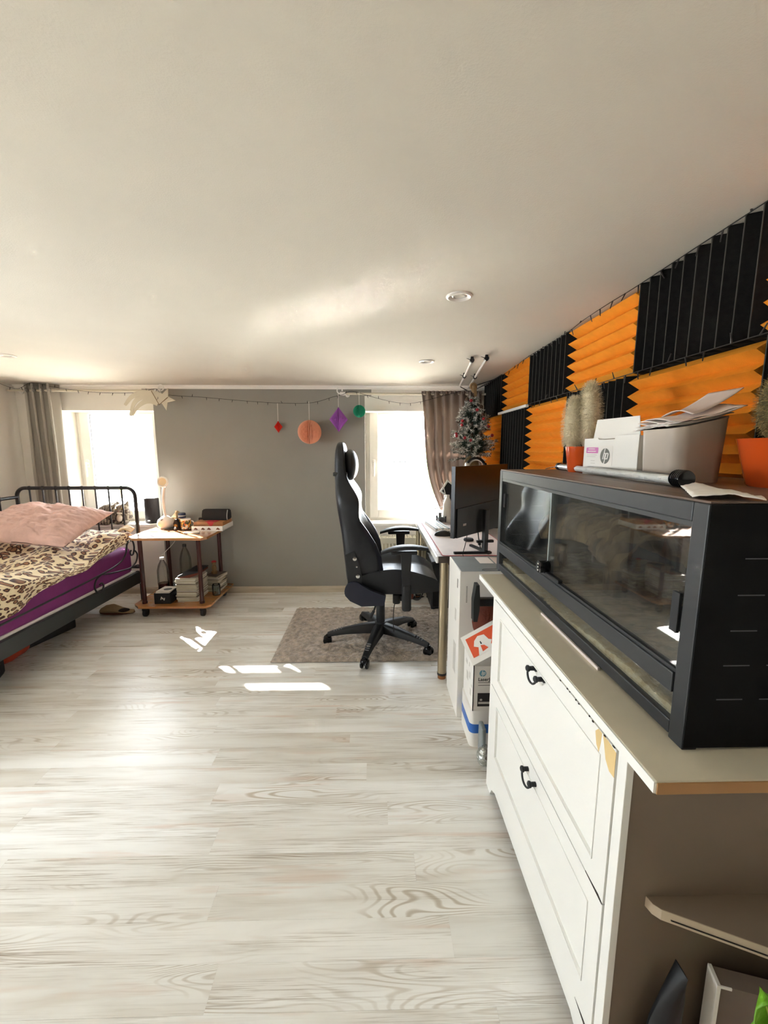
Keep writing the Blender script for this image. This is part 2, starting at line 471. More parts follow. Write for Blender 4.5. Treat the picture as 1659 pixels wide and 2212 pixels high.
WM = {}
def root(name, label, cat, loc, rz=0, group=None):
    o = bpy.data.objects.new(name, None); COL.objects.link(o)
    o.empty_display_size = .05
    o.location = loc; o.rotation_euler = (0, 0, rz)
    o['label'] = label; o['category'] = cat
    if group: o['group'] = group
    WM[o.name] = Matrix.Translation(loc) @ Matrix.Rotation(rz, 4, 'Z')
    return o

def obj(name, mb, mat, parent=None, smooth=True, ang=38, kind=None, label=None, recalc=True, origin=None, thick=0, sub=0):
    if recalc: bmesh.ops.recalc_face_normals(mb.bm, faces=mb.bm.faces[:])
    if parent is not None:
        mb.bm.transform(WM[parent.name].inverted())
    elif origin is not None:
        mb.bm.transform(Matrix.Translation(-Vector(origin)))
    me = bpy.data.meshes.new(name)
    mb.bm.to_mesh(me); mb.bm.free()
    me.materials.append(MT[mat] if isinstance(mat, str) else mat)
    if smooth:
        me.shade_smooth()
        if ang < 180: me.set_sharp_from_angle(angle=R(ang))
    o = bpy.data.objects.new(name, me); COL.objects.link(o)
    if parent is not None:
        o.parent = parent; WM[o.name] = WM[parent.name]
    elif origin is not None:
        o.location = origin; WM[o.name] = Matrix.Translation(origin)
    else: WM[o.name] = Matrix()
    if kind: o['kind'] = kind
    if label: o['label'] = label
    if thick:
        md = o.modifiers.new('thickness', 'SOLIDIFY'); md.thickness = thick; md.offset = 0
    if sub:
        md = o.modifiers.new('smooth', 'SUBSURF'); md.levels = sub; md.render_levels = sub
    return o

def tag(o, label, cat, group=None, kind=None):
    o['label'] = label; o['category'] = cat
    if group: o['group'] = group
    if kind: o['kind'] = kind
    return o

def dup(src, loc, rz=None, label=None):
    r = src.copy(); COL.objects.link(r); r.location = loc
    if rz is not None: r.rotation_euler = (0, 0, rz)
    if label: r['label'] = label
    WM[r.name] = Matrix.Translation(loc) @ Matrix.Rotation(r.rotation_euler.z, 4, 'Z')
    for c in list(src.children):
        d = c.copy(); COL.objects.link(d); d.parent = r
        for g in list(c.children):
            e = g.copy(); COL.objects.link(e); e.parent = d
    return r

def rrect(w, h, r, n=5, cx=0, cy=0):
    out = []
    for sx, sy, a0 in ((1, 1, 0), (-1, 1, 90), (-1, -1, 180), (1, -1, 270)):
        for i in range(n+1):
            a = R(a0+90*i/n)
            out.append((cx+sx*(w/2-r)+r*math.cos(a), cy+sy*(h/2-r)+r*math.sin(a)))
    return out

def arc(c, r, a0, a1, n, ax='xz'):
    o = []
    for i in range(n+1):
        a = R(a0+(a1-a0)*i/n); p = [c[0], c[1], c[2]]
        p['xyz'.index(ax[0])] += r*math.cos(a); p['xyz'.index(ax[1])] += r*math.sin(a); o.append(tuple(p))
    return o

def smoothpath(pts, k=6):
    P = [Vector(p) for p in pts]; out = []
    for i in range(len(P)-1):
        a, b, c, d = P[max(0, i-1)], P[i], P[i+1], P[min(len(P)-1, i+2)]
        for j in range(k):
            t = j/k
            out.append(.5*((2*b)+(-a+c)*t+(2*a-5*b+4*c-d)*t*t+(-a+3*b-3*c+d)*t**3))
    return out+[P[-1]]

def text(body, size, O, U, Vv, mat, parent, name='lettering', shear=0, bold=0):
    cu = bpy.data.curves.new(name, 'FONT'); cu.body = body; cu.size = size; cu.shear = shear; cu.offset = bold
    cu.extrude = .0002
    tmp = bpy.data.objects.new(name, cu)
    me = bpy.data.meshes.new_from_object(tmp)
    bpy.data.objects.remove(tmp); bpy.data.curves.remove(cu)
    me.name = name; me.materials.clear(); me.materials.append(MT[mat])
    o = bpy.data.objects.new(name, me); COL.objects.link(o)
    U = Vector(U).normalized(); Vv = Vector(Vv).normalized(); Wn = U.cross(Vv)
    m = Matrix((U, Vv, Wn)).transposed().to_4x4(); m.translation = Vector(O)
    o.parent = parent; o.matrix_local = WM[parent.name].inverted() @ m
    return o

def hp_mark(parent, O, U, V, r, discmat, lettermat='white'):
    """round emblem with slanted letters h and p; U, V unit vectors of the face"""
    U = Vector(U).normalized(); V = Vector(V).normalized(); W = U.cross(V)*.0006; O = Vector(O)
    d = MB(); d.prism([(r*math.cos(2*PI*i/40), r*math.sin(2*PI*i/40)) for i in range(40)], O, U, V, W)
    e = obj('emblem', d, discmat, parent, smooth=False)
    m = MB()
    for pts in ([(-.50, -.42), (-.33, -.42), (.10, .98), (-.08, .98)],
                [(-.24, .42), (-.19, .28), (.02, .28), (.10, .42)], [(-.17, -.42), (0, -.42), (.20, .22), (.10, .42), (-.03, .42), (.04, .28)],
                [(-.22, -.98), (-.04, -.98), (.40, .42), (.22, .42)], [(.30, .42), (.26, .28), (.50, .28), (.60, .42)],
                [(.42, -.30), (.50, -.42), (.60, -.36), (.78, .26), (.70, .42), (.52, .42), (.58, .28)], [(.10, -.42), (.14, -.28), (.40, -.28), (.50, -.42)]):
        m.prism([(a*r, b*r) for a, b in pts], O+W, U, V, W*.6)
    obj('emblem_letters', m, lettermat, parent, smooth=False)
# ------------------------------------------------------------------ room shell
XL, XR, YB, YF = -3.13, 1.03, 3.77, -1.6
def ceil_z(y): return 1.9555 - .0171*y
m = MB(); m.box(XL-.3, XR+.3, YF-.3, YB+.34, -.12, -.006)
floor = obj('floor', m, 'slabw', kind='structure', smooth=False)
PITCH, PL = .0991, 1.335
def plank(x0, x1, y0):
    m = MB(); g = .0001
    m.box(x0+g, x1-g, y0+g, y0+PITCH-g, -.006, 0, bev=.0003, seg=1)
    c = ((x0+x1)/2, y0+PITCH/2, 0)
    o = obj('plank', m, 'plank', None, smooth=False, origin=c)
    o.parent = floor
for k in range(-17, 30):
    y0 = .801+PITCH*k
    if y0 > YB: break
    off = (.207-.041*(k-1)) if k % 2 else (-.413-.036*k)
    x = off
    while x > XL: x -= PL
    while x < XR:
        a, b = max(x, XL), min(x+PL, XR)
        if b-a > .03: plank(a, b, y0)
        x += PL

m = MB()
def ceil_pts(z_off):
    return [(x, y, ceil_z(y)+z_off) for x, y in ((XL-.3, YF-.3), (XR+.3, YF-.3), (XR+.3, YB+.34), (XL-.3, YB+.34))]
m.loft([ceil_pts(0), ceil_pts(.15)])
obj('ceiling', m, 'ceiling', kind='structure', smooth=False)

W1 = (-2.77, -1.95); W2 = (-.09, .74); WZ = (.64, 1.775)
m = MB(); T = YB+.32
for x0, x1, z0, z1 in ((XL-.3, W1[0], 0, 2.1), (W2[1], XR+.3, 0, 2.1), (W1[0], W1[1], 0, WZ[0]), (W1[0], W1[1], WZ[1], 2.1),
                       (W2[0], W2[1], 0, WZ[0]), (W2[0], W2[1], WZ[1], 2.1)):
    m.box(x0, x1, YB, T, z0-.1, z1)
wall_back = obj('wall_back', m, 'wall', kind='structure', smooth=False)
m = MB(); m.box(W1[1], W2[0], YB, T, -.1, 2.1)
m.box(-2.04, W1[1], YB-.0015, YB, WZ[1]+.02, 1.905); m.box(W2[0], -.03, YB-.0015, YB, WZ[1]+.03, 1.905)
obj('painted_section', m, 'grey', wall_back, smooth=False, label='grey painted middle section between the windows')
m = MB()
for y0, y1, z0, z1 in ((YF-.3, .5, -.1, 2.3), (1.7, YB+.32, -.1, 2.3), (.5, 1.7, -.1, .62), (.5, 1.7, 1.78, 2.3)):
    m.box(XL-.3, XL, y0, y1, z0, z1)
obj('wall_left', m, 'wall', kind='structure', smooth=False)
m = MB(); m.box(XR, XR+.3, YF-.3, YB, -.1, 2.3); obj('wall_right', m, 'wall', kind='structure', smooth=False)
m = MB(); m.box(XL, XR, YF-.3, YF, -.1, 2.3); obj('wall_front', m, 'darkwall', kind='structure', smooth=False)  # unseen wall, made dark to cut light from behind the camera

m = MB(); pr = [(0, 0), (.016, 0), (.016, .042), (.008, .056), (0, .058)]
m.prism([(-p[0], p[1]) for p in pr], (XL, YB, 0), (0, 1, 0), (0, 0, 1), (XR-XL, 0, 0))
obj('baseboard_back', m, 'base', kind='structure', smooth=False)
m = MB(); m.prism([(0, 0), (-.026, 0), (-.024, -.008), (-.010, -.014), (-.006, -.03), (0, -.03)], (XL, YB, ceil_z(YB)), (0, 1, 0), (0, 0, 1), (XR-XL, 0, 0))
obj('trim_1', m, 'trimw', kind='structure', smooth=False)

def window(name, x0, x1, z0, z1, yf, left=False):
    """tilt and turn window: frame, sash, pane, handle, sill; seen from inside at y = yf"""
    P = (lambda x, y, z: (XL-.2-(y-yf), x, z)) if left else (lambda x, y, z: (x, y, z))
    def bx(mb, a, b, c, d, e, f, bev=0):
        p, q = P(a, c, e), P(b, d, f)
        mb.box(min(p[0], q[0]), max(p[0], q[0]), min(p[1], q[1]), max(p[1], q[1]), e, f, bev)
    def ring(mb, a, b, e, f, wd, ya, yb, bev=.004):
        bx(mb, a, a+wd, ya, yb, e, f, bev); bx(mb, b-wd, b, ya, yb, e, f, bev)
        bx(mb, a+wd, b-wd, ya, yb, e, e+wd, bev); bx(mb, a+wd, b-wd, ya, yb, f-wd, f, bev)
    w_ = MB(); ring(w_, x0, x1, z0, z1, .05, yf, yf+.07)
    fr = obj(name, w_, 'pvc', kind='structure', smooth=False); WM[fr.name] = Matrix()
    s_ = MB(); ring(s_, x0+.038, x1-.038, z0+.038, z1-.038, .082, yf-.018, yf+.05, .006)
    obj('sash', s_, 'pvc', fr, smooth=False)
    g_ = MB(); ring(g_, x0+.119, x1-.119, z0+.119, z1-.119, .004, yf+.002, yf+.03, 0); obj('gasket', g_, 'gasket', fr, smooth=False)
    p_ = MB(); bx(p_, x0+.115, x1-.115, yf+.018, yf+.022, z0+.115, z1-.115); obj('pane', p_, 'pane', fr, smooth=False)
    h_ = MB(); hx = x0+.078; hz = (z0+z1)/2
    if not left:
        h_.box(hx-.014, hx+.014, yf-.026, yf-.018, hz-.035, hz+.035, .004)
        h_.cyl((hx, yf-.026, hz), (hx, yf-.05, hz), .009); h_.box(hx-.009, hx+.009, yf-.062, yf-.046, hz-.125, hz+.012, .006)
        obj('handle', h_, 'white', fr)
    si = MB(); bx(si, x0-.0, x1+.0, yf-.215 if not left else yf-.23, yf, z0-.006, z0+.018, .004); obj('sill', si, 'trimw', fr, smooth=False)
    return fr
window('window_1', W1[0], W1[1], WZ[0], WZ[1], YB+.2)
window('window_2', W2[0], W2[1], WZ[0], WZ[1], YB+.2)
window('window_3_unseen', .5, 1.7, .62, 1.78, YB+.2, left=True)  # unseen left wall window, put in for side light on the cabinet front

# flyscreen bars outside each window
for i, (a, b) in enumerate((W1, W2)):
    r_ = root('screen_frame', ('thin grey screen bar outside left window above tabby cat', 'thin grey screen bar outside right window beside taupe curtain')[i], 'screen', (a, YB+.30, .66), 0)
    m = MB(); m.box(a+.01, b-.01, YB+.295, YB+.303, 1.212, 1.224); obj('crossbar', m, 'gasket', r_, smooth=False)
    m = MB(); m.cyl((a+.5, YB+.299, 1.22), (a+.5, YB+.299, WZ[1]), .0025, n=8); obj('cord', m, 'cablew', r_)

# ------------------------------------------------------------------ outside
GZ = -4.2
m = MB(); m.box(-60, 60, 6, 120, GZ-.3, GZ); g = obj('ground', m, 'lawn', kind='structure', smooth=False)
m = MB(); m.box(-4.5, 2.5, 4.57, 4.70, 2.03, 2.075, .015); obj('sun_split_bar', m, 'gasket', kind='structure')  # unseen bar added outside to split the sun patch on the floor
m = MB(); m.box(-12, 8, 4.15, 10.5, -.15, .12); obj('bounce_slab', m, 'gravel', kind='structure', smooth=False)  # slab added below the windows to bounce sunlight up to the ceiling
m = MB(); m.box(-60, 60, 22, 28, GZ, GZ+.03); obj('street', m, 'asphalt', kind='structure', smooth=False)
def far_house(x, y, wd, dp, h, label):
    r_ = root('house', label, 'house', (x, y, GZ))
    m = MB(); m.box(x-wd/2, x+wd/2, y, y+dp, GZ, GZ+h); obj('wall', m, 'house1', r_, smooth=False)
    m = MB(); m.prism([(-wd/2-.3, 0), (wd/2+.3, 0), (0, wd*.32)], (x, y-.3, GZ+h), (1, 0, 0), (0, 0, 1), (0, dp+.6, 0)); obj('roof', m, 'roof1', r_, smooth=False)
    for q in range(2):
        for zz in (1.2, 3.6):
            m = MB(); xx = x-wd/4+q*wd/2; m.box(xx-.5, xx+.5, y-.06, y+.05, GZ+zz, GZ+zz+1.2); obj('window', m, 'gasket', r_, smooth=False)
far_house(-1.5, 46, 9, 8, 5.2, 'pale house beyond the street, left side of right window view')
far_house(10, 60, 10, 8, 5.2, 'pale house farther away, right side of right window view')
far_house(-30, 44, 10, 8, 5.2, 'pale house outside seen through the left window')
def far_tree(x, y, h, label):
    r_ = root('tree', label, 'tree', (x, y, GZ))
    m = MB(); m.cyl((x, y, GZ), (x, y, GZ+h*.5), .22, .12, 8); obj('trunk', m, 'cone', r_)
    m = MB()
    for q in range(9):
        a = random.random()*6.28; rr = random.random()*h*.2
        m.ell((x+rr*math.cos(a), y+rr*math.sin(a), GZ+h*(.5+.4*random.random())), h*.17, 10, 7)
    obj('crown', m, 'treeg', r_)
far_tree(4.5, 34, 5.4, 'leafy tree outside in the middle of right window view')
far_tree(-22, 36, 5.0, 'leafy tree outside seen through the left window')
# ------------------------------------------------------------------ curtain rods
def curl(c, r, sgn):
    return [(c[0]+sgn*r*(1-.0*t)*math.cos(R(a))*(1-.35*i/16), c[1], c[2]+r*math.sin(R(a))*(1-.35*i/16)) for i, a in enumerate(range(-90, 200, 18)) for t in (0,)]
def rod(label, x0, x1, z, fin_x, sgn):
    y = YB-.09
    r_ = root('curtain_rod', label, 'curtain rod', ((x0+x1)/2, y, z))
    m = MB(); m.cyl((x0, y, z), (x1, y, z), .0095, n=14); obj('pole', m, 'cream', r_)
    m = MB(); m.cyl((fin_x, y, z), (fin_x-sgn*.05, y, z), .015, n=14); m.tube(curl((fin_x+sgn*.0, y, z+.028), .028, sgn), .0055, 8); obj('finial', m, 'white', r_)
    for xb in (x0+.06 if sgn < 0 else x1-.06, x1-.05 if sgn < 0 else x0+.05):
        m = MB(); m.cyl((xb, y, z), (xb, YB, z), .006, n=10); m.cyl((xb, YB-.008, z), (xb, YB, z), .02, n=14); obj('bracket', m, 'white', r_)
rod('cream curtain rod with curled finial above the left window', XL+.01, -1.83, 1.832, -1.83, 1)
rod('cream curtain rod with curled finial above the right window', -.30, .98, 1.812, -.30, -1)

# left curtain with eyelets
cl = root('curtain', 'light grey eyelet curtain bunched beside the left window', 'curtain', (-2.84, YB-.09, .1))
def cfold(u, v):
    x = -2.985+.27*u + .03*(v-.5)*0
    ph = u*PI*2*4.25+.4
    z = 1.885-1.78*v
    a = .040*(1-.25*v)
    x += .012*math.sin(7*v+9*u)*v
    return (x+.016*math.sin(2*ph), YB-.09+a*math.sin(ph)+.006*math.sin(5*v+14*u), z)
m = MB(); m.grid(cfold, 90, 24); obj('cloth', m, 'curtl', cl, ang=180, thick=.003)
for q in range(4):
    u = (q*.5+.25)/2.125*.98+.02
    c = cfold(u, .03)
    m = MB(); m.tube([(c[0], c[1]+.018*math.cos(a), 1.832+.018*math.sin(a)) for a in [2*PI*i/14 for i in range(14)]], .004, 6, closed=True); obj('eyelet', m, 'chrome', cl)

# right curtain gathered on the rod and pulled aside onto the desk
cr = root('curtain', 'taupe gathered curtain beside the right window, pulled towards the desk', 'curtain', (.68, YB-.09, .8))
def rfold(u, v):
    xt = .405+.52*u
    k = max(0, (v-.25)/.75)
    xb = .60+.36*u
    x = xt+(xb-xt)*k**1.6 + .02*math.sin(v*6)*(1-u)
    ph = u*PI*2*7
    z = 1.826-1.035*v
    a = .022+.012*math.sin(u*9)
    return (x+.008*math.sin(3*v+ph), YB-.09-.014+a*math.sin(ph+1.2*v*math.sin(u*5))*(.65+.35*v), z)
m = MB(); m.grid(rfold, 130, 26); obj('cloth', m, 'curtr', cr, ang=180, thick=.002)
m = MB(); m.grid(lambda u, v: (.405+.52*u, YB-.09-.016+.011*math.sin(u*PI*2*14), 1.835-.025*v), 160, 2); obj('rod_pocket', m, 'curtr', cr, ang=180, thick=.002)

# ------------------------------------------------------------------ fairy lights
def fairy(label, pts, every, group=None, ln=.022, seed=1):
    rn = random.Random(seed)
    P = smoothpath(pts, 8)
    r_ = root('string_light', label, 'fairy lights', tuple(P[0]), group=group)
    m = MB(); m.tube(P, .0016, 6); obj('cable', m, 'cable', r_)
    acc = 0
    for a, b in zip(P, P[1:]):
        acc += (b-a).length
        if acc > every:
            acc = 0
            d = Vector((rn.uniform(-.5, .5), rn.uniform(-.3, .3), -1 if rn.random() < .75 else .8)).normalized()
            m = MB(); m.cyl(b, b+d*ln, .0028, .0016, 6); obj('led_bulb', m, 'led', r_)
    return r_
ys = YB-.115
fairy('black fairy light cable sagging across the grey wall and both curtain rods',
      [(-3.12, 3.5, 1.93), (-3.09, 3.6, 1.87), (-2.98, ys-.03, 1.84), (-2.85, ys-.045, 1.885), (-2.7, ys, 1.855), (-2.45, ys, 1.822), (-2.25, ys, 1.81), (-2.0, ys, 1.815), (-1.86, ys, 1.845), (-1.80, ys+.02, 1.80),
       (-1.5, YB-.05, 1.785), (-1.2, YB-.045, 1.76), (-.85, YB-.045, 1.738), (-.56, YB-.045, 1.74), (-.36, YB-.06, 1.79), (-.28, ys, 1.80), (-.20, ys, 1.83), (-.08, ys, 1.80), (.05, ys, 1.765), (.2, ys, 1.735), (.35, ys, 1.735), (.55, ys-.03, 1.78), (.80, YB-.12, 1.85)], .085)

# ------------------------------------------------------------------ paper ornaments
def honeycomb(name, label, x, y, ztop, prof, mat, zs, n=28):
    """profile of (z, r) turned round the axis with folded paper leaves"""
    zc = prof[0][0]
    r_ = root(name, label, 'paper ornament', (x, y, prof[-1][0]), group=None)
    m = MB()
    rings = []
    for k, (z, rr) in enumerate(prof):
        ring = []
        for i in range(n*2):
            a = 2*PI*i/(n*2)
            deep = .55 if ((i//2+k) % 2) else .80
            f = 1.0 if i % 2 == 0 else deep
            ring.append((x+rr*f*math.cos(a), y+rr*f*math.sin(a), z))
        rings.append(ring)
    m.loft(rings)
    obj('paper_body', m, mat, r_, ang=15)
    m = MB(); m.cyl((x, y, prof[0][0]), (x, y, zs), .0022, n=6); obj('hanging_thread', m, 'thread', r_)
def sph(zc, r, n=13): return [(zc+r*math.cos(PI*i/n), max(.002, r*math.sin(PI*i/n))) for i in range(n+1)]
def dia(zc, h, r, n=8): return [(zc+h-2*h*i/n, max(.002, r*(1-abs(1-2*i/n)))) for i in range(n+1)]
oy = YB-.12
honeycomb('paper_diamond', 'small red honeycomb paper diamond on the fairy lights', -.85, YB-.05, 0, dia(1.533, .05, .036), 'redh', 1.735)
honeycomb('paper_ball', 'peach honeycomb paper ball hanging in the middle of the grey wall', -.565, YB-.125, 0, sph(1.485, .102, 15), 'pinkh', 1.74, 34)
honeycomb('paper_diamond', 'purple honeycomb paper diamond left of the right window', -.313, oy, 0, dia(1.592, .104, .080, 10), 'purh', 1.812)
honeycomb('paper_ball', 'small green honeycomb paper ball at the corner of the right window', -.134, oy, 0, sph(1.662, .053, 12), 'grnh', 1.822)

# ------------------------------------------------------------------ shooting star
st = root('shooting_star', 'cream wooden shooting star hanging below the left curtain rod', 'decoration', (-1.84, YB-.13, 1.7))
def spx(u, v): return (-1.813+(u-345)*.00402, 1.756-(v-862)*.00408)
yy = YB-.135
pts = []
cx, cz = spx(351, 861)
for i in range(10):
    a = R(-8+36*i); r = .098 if i % 2 == 0 else .042
    pts.append((cx+r*math.cos(a), cz+r*math.sin(a)))
m = MB(); m.prism(pts, (0, yy, 0), (1, 0, 0), (0, 0, 1), (0, .008, 0)); obj('star', m, 'cream', st, smooth=False)
def tail(p, wd0, wd1, dy=0):
    up = []; dn = []
    P = smoothpath([(spx(*q)[0], 0, spx(*q)[1]) for q in p], 6)
    for i, q in enumerate(P):
        a = P[max(0, i-1)]; b = P[min(len(P)-1, i+1)]; t = (b-a).normalized(); nn = Vector((-t.z, 0, t.x))
        k = i/(len(P)-1); w_ = wd0+(wd1-wd0)*k
        up.append((q+nn*w_)); dn.append((q-nn*w_))
    m = MB(); rings = []
    for a, b in zip(up, dn):
        rings.append([(a.x, yy+.009+dy, a.z), (b.x, yy+.009+dy, b.z), (b.x, yy+.013+dy, b.z), (a.x, yy+.013+dy, a.z)])
    m.loft(rings); obj('tail', m, 'cream', st, smooth=False)
tail([(338, 856), (322, 851), (300, 850), (282, 858), (268, 874)], .034, .012)
tail([(336, 862), (318, 856), (300, 858), (285, 872), (277, 896)], .034, .010, .005)
tail([(336, 868), (320, 864), (305, 868), (290, 880), (280, 895)], .030, .008, .010)
m = MB(); m.tube([(spx(327, 845)[0], yy-.003, spx(327, 845)[1]), (spx(341, 873)[0], yy-.003, spx(341, 873)[1]), (spx(360, 858)[0], yy-.003, spx(360, 858)[1])], .003, 6); obj('twine', m, 'burlap', st)
m = MB(); m.cyl((cx-.04, yy+.005, cz+.05), (cx-.04, YB-.09, 1.832), .002, n=6); obj('hanger', m, 'thread', st)

# ------------------------------------------------------------------ radiator below the right window
ra = root('radiator', 'cream panel radiator below the right window', 'radiator', (.36, YB-.1, .1))
x0, x1, yr = -.005, .735, YB-.115
m = MB()
n = 22
pts = [(x0, 0)]
for i in range(n):
    a = x0+.012+(x1-x0-.024)*i/n; d = (x1-x0-.024)/n
    pts += [(a, 0), (a+d*.18, .012), (a+d*.55, .012), (a+d*.73, 0)]
pts += [(x1, 0), (x1, .03), (x0, .03)]
m.prism(pts, (0, yr+.0, .12), (1, 0, 0), (0, 1, 0), (0, 0, .37)); obj('front_panel', m, 'rad', ra, smooth=False)
m = MB(); m.box(x0, x1, yr-.004, yr+.012, .49, .545, .003); m.box(x0, x1, yr-.004, yr+.012, .09, .125, .003); m.box(x0, x0+.012, yr-.004, yr+.08, .09, .545, .003); m.box(x1-.012, x1, yr-.004, yr+.08, .09, .545, .003); obj('rim', m, 'rad', ra, smooth=False)
m = MB()
for i in range(46):
    a = x0+.016+(x1-x0-.032)*i/45; m.box(a-.0022, a+.0022, yr+.008, yr+.08, .543, .555)
m.box(x0+.012, x1-.012, yr+.02, yr+.07, .535, .543)
obj('top_grille', m, 'rad', ra, smooth=False, kind='stuff')
for xx in (x0+.08, x1-.08):
    m = MB(); m.box(xx-.02, xx+.02, yr+.03, YB, .2, .45); obj('wall_bracket', m, 'rad', ra, smooth=False)
m = MB(); m.tube(smoothpath([(x1-.03, yr+.04, .1), (x1-.03, yr+.04, .06), (x1-.03, yr+.04, 0)], 4), .009, 8); obj('pipe', m, 'white', ra)

# ------------------------------------------------------------------ ceiling spots
def spot(x, y, label):
    z = ceil_z(y)
    r_ = root('ceiling_spot', label, 'ceiling light', (x, y, z), group='recessed ceiling spots')
    rot = Matrix.Rotation(.0171, 4, 'X')
    m = MB(); m.lathe((x, y, z), [(.052, .001), (.051, -.004), (.044, -.007), (.034, -.004), (.031, .0), (.030, .003)], 32); obj('ring', m, 'ring', r_)
    m = MB(); m.lathe((x, y, z), [(.030, .0), (.024, -.003), (.021, .0), (0, .001)], 24); obj('lens', m, 'lensm', r_)
spot(.332, 1.712, 'round white ceiling spot nearest to the orange foam wall, largest one')
spot(.343, 2.818, 'round white ceiling spot above the desk near the window wall')
spot(-2.275, 2.711, 'round white ceiling spot above the bed, at left')

# ------------------------------------------------------------------ ceiling rack of two clear tubes
def rack(label, a, b, ends):
    a = Vector((*a, 0)); b = Vector((*b, 0))
    a.z = ceil_z(a.y)-.022; b.z = ceil_z(b.y)-.026
    r_ = root('ceiling_tube', label, 'tube', tuple(a), group='tubes clipped to the ceiling')
    m = MB(); m.cyl(a, b, .0085, n=12); obj('tube', m, 'tube', r_)
    d = (b-a).normalized()
    for t in ends:
        c = a+(b-a)*t
        m = MB(); m.cyl(c-d*.012, c+d*.012, .014, n=14); m.box(c.x-.008, c.x+.008, c.y-.008, c.y+.008, c.z+.008, ceil_z(c.y)+.001); m.cyl(c, c+Vector((-.035, 0, .012)), .003, .001, 6); obj('clip', m, 'black', r_)
rack('left white tube clipped to the ceiling with black clips', (.612, 2.69), (.722, 3.60), (.0, .55))
rack('right white tube clipped to the ceiling with black clips', (.690, 2.64), (.815, 3.68), (.0, .56))
m = MB(); cz_ = 1.865
m.tube(smoothpath([(.722, 3.60, cz_), (.77, 3.66, 1.855), (.84, 3.70, 1.84), (.93, 3.5, 1.875), (.955, 3.2, 1.89)], 6), .004, 6)
m.tube([(.815, 3.68, 1.862), (.87, 3.55, 1.872), (.955, 3.35, 1.885)], .004, 6)
tag(obj('cable', m, 'cable'), 'black cable looped from the ceiling tubes to the foam wall', 'cable')

# ------------------------------------------------------------------ foam panels on the right wall
XB, XV, XT = XR, 1.010, .965
FY = [-.0, .535, 1.07, 1.605, 2.137, 2.677, 3.209, 3.745]
ZB1, ZB2 = 1.612, 1.612-.532
def foam(y0, y1, z0, z1, horizontal, mat, label):
    n = 10
    g = .0015
    y0 += g; y1 -= g; z0 += g; z1 -= g
    m = MB()
    if horizontal:
        p = .0529
        pts = [(XB, z0), (XV, z0)]; k = 0; z = z0
        while k < n and z < z1-1e-4:
            pts += [(XT, z+p/2), (XV, z+p)] ; z += p; k += 1
        pts += [(XB, z)]
        m.prism([(q[0], q[1]) for q in pts], (0, y0, 0), (1, 0, 0), (0, 0, 1), (0, y1-y0, 0))
    else:
        p = (y1-y0)/n
        pts = [(XB, y0)]
        for k in range(n):
            pts += [(XV, y0+p*k), (XT, y0+p*k+p/2-.0012), (XT, y0+p*k+p/2+.0012)]
        pts += [(XV, y1), (XB, y1)]
        m.prism(pts, (0, 0, z0), (1, 0, 0), (0, 1, 0), (0, 0, z1-z0))
    # trim under the sloping ceiling
    nrm = Vector((0, .0171, 1)).normalized()
    geom = m.bm.verts[:]+m.bm.edges[:]+m.bm.faces[:]
    r = bmesh.ops.bisect_plane(m.bm, geom=geom, plane_co=(0, 0, 1.9545), plane_no=nrm, clear_outer=True)
    ed = [e for e in r['geom_cut'] if isinstance(e, bmesh.types.BMEdge)]
    if ed: bmesh.ops.contextual_create(m.bm, geom=ed)
    c = ((XB), (y0+y1)/2, z0)
    r_ = root('foam_panel', label, 'foam panel', c, group='acoustic foam panels on the right wall')
    if not horizontal:
        # worn pale crest lines
        e = MB(); p = (y1-y0)/n
        for k in range(n):
            yc = y0+p*k+p/2; zt = min(z1, ceil_z(yc)-.001)
            e.box(XT-.0012, XT+.0006, yc-.0016, yc+.0016, z0, zt)
        obj('foam_body', m, mat, r_, smooth=False); obj('ridge_crest', e, 'edgef', r_, smooth=False, kind='stuff')
    else:
        obj('foam_body', m, mat, r_, smooth=False)
    return r_
names1 = {6: 'top row black foam panel in the far corner behind the snowy tree', 5: 'top row orange foam panel farthest from the camera', 4: 'top row black foam panel between two orange ones',
          3: 'top row orange foam panel nearer the camera, above the woolly cactus', 2: 'top row large black foam panel with tall upright ridges', 1: 'top row orange foam panel cut by the right picture edge', 0: 'top row black foam panel outside the frame'}
names2 = {6: 'lower row orange foam panel half hidden by the snowy tree', 5: 'lower row black foam panel right of the snowy tree', 4: 'lower row orange foam panel left of the woolly cactus',
          3: 'lower row black foam panel behind the woolly cactus', 2: 'lower row orange foam panel behind the white carton and bin', 1: 'lower row black foam panel behind the right orange pot', 0: 'lower row orange foam panel outside the frame'}
for i in range(1, 7):
    y0, y1 = FY[i], FY[i+1]
    o1 = i % 2 == 1
    foam(y0, y1, ZB1, ZB1+.345 if not o1 else ZB1+.40, o1, 'orangef' if o1 else 'blackf', names1[i])
    foam(y0, y1, ZB2, ZB1, not o1, 'orangef' if not o1 else 'blackf', names2[i])
# slim white cable duct below the far orange panel
m = MB(); m.box(.955, .975, 2.66, 3.26, ZB1-.012, ZB1+.006, .002); tag(obj('cable_duct', m, 'white', smooth=False), 'slim white strip below the far orange top panel', 'strip')
fairy('black fairy lights tucked along the top of the foam panels', [(.958, 3.20, 1.888), (.955, 2.95, 1.885), (.957, 2.7, 1.905), (.960, 2.3, 1.908), (.953, 2.12, 1.905), (.950, 1.95, 1.915), (.950, 1.75, 1.918), (.957, 1.61, 1.921), (.960, 1.3, 1.928), (.962, 1.0, 1.934)], .075, ln=.028, seed=4)
fairy('black fairy lights tucked between the two rows of foam panels', [(.958, 2.66, 1.616), (.957, 2.4, 1.613), (.955, 2.1, 1.612), (.957, 1.8, 1.612), (.957, 1.5, 1.613), (.957, 1.2, 1.613), (.957, 1.0, 1.613)], .07, ln=.028, seed=6)
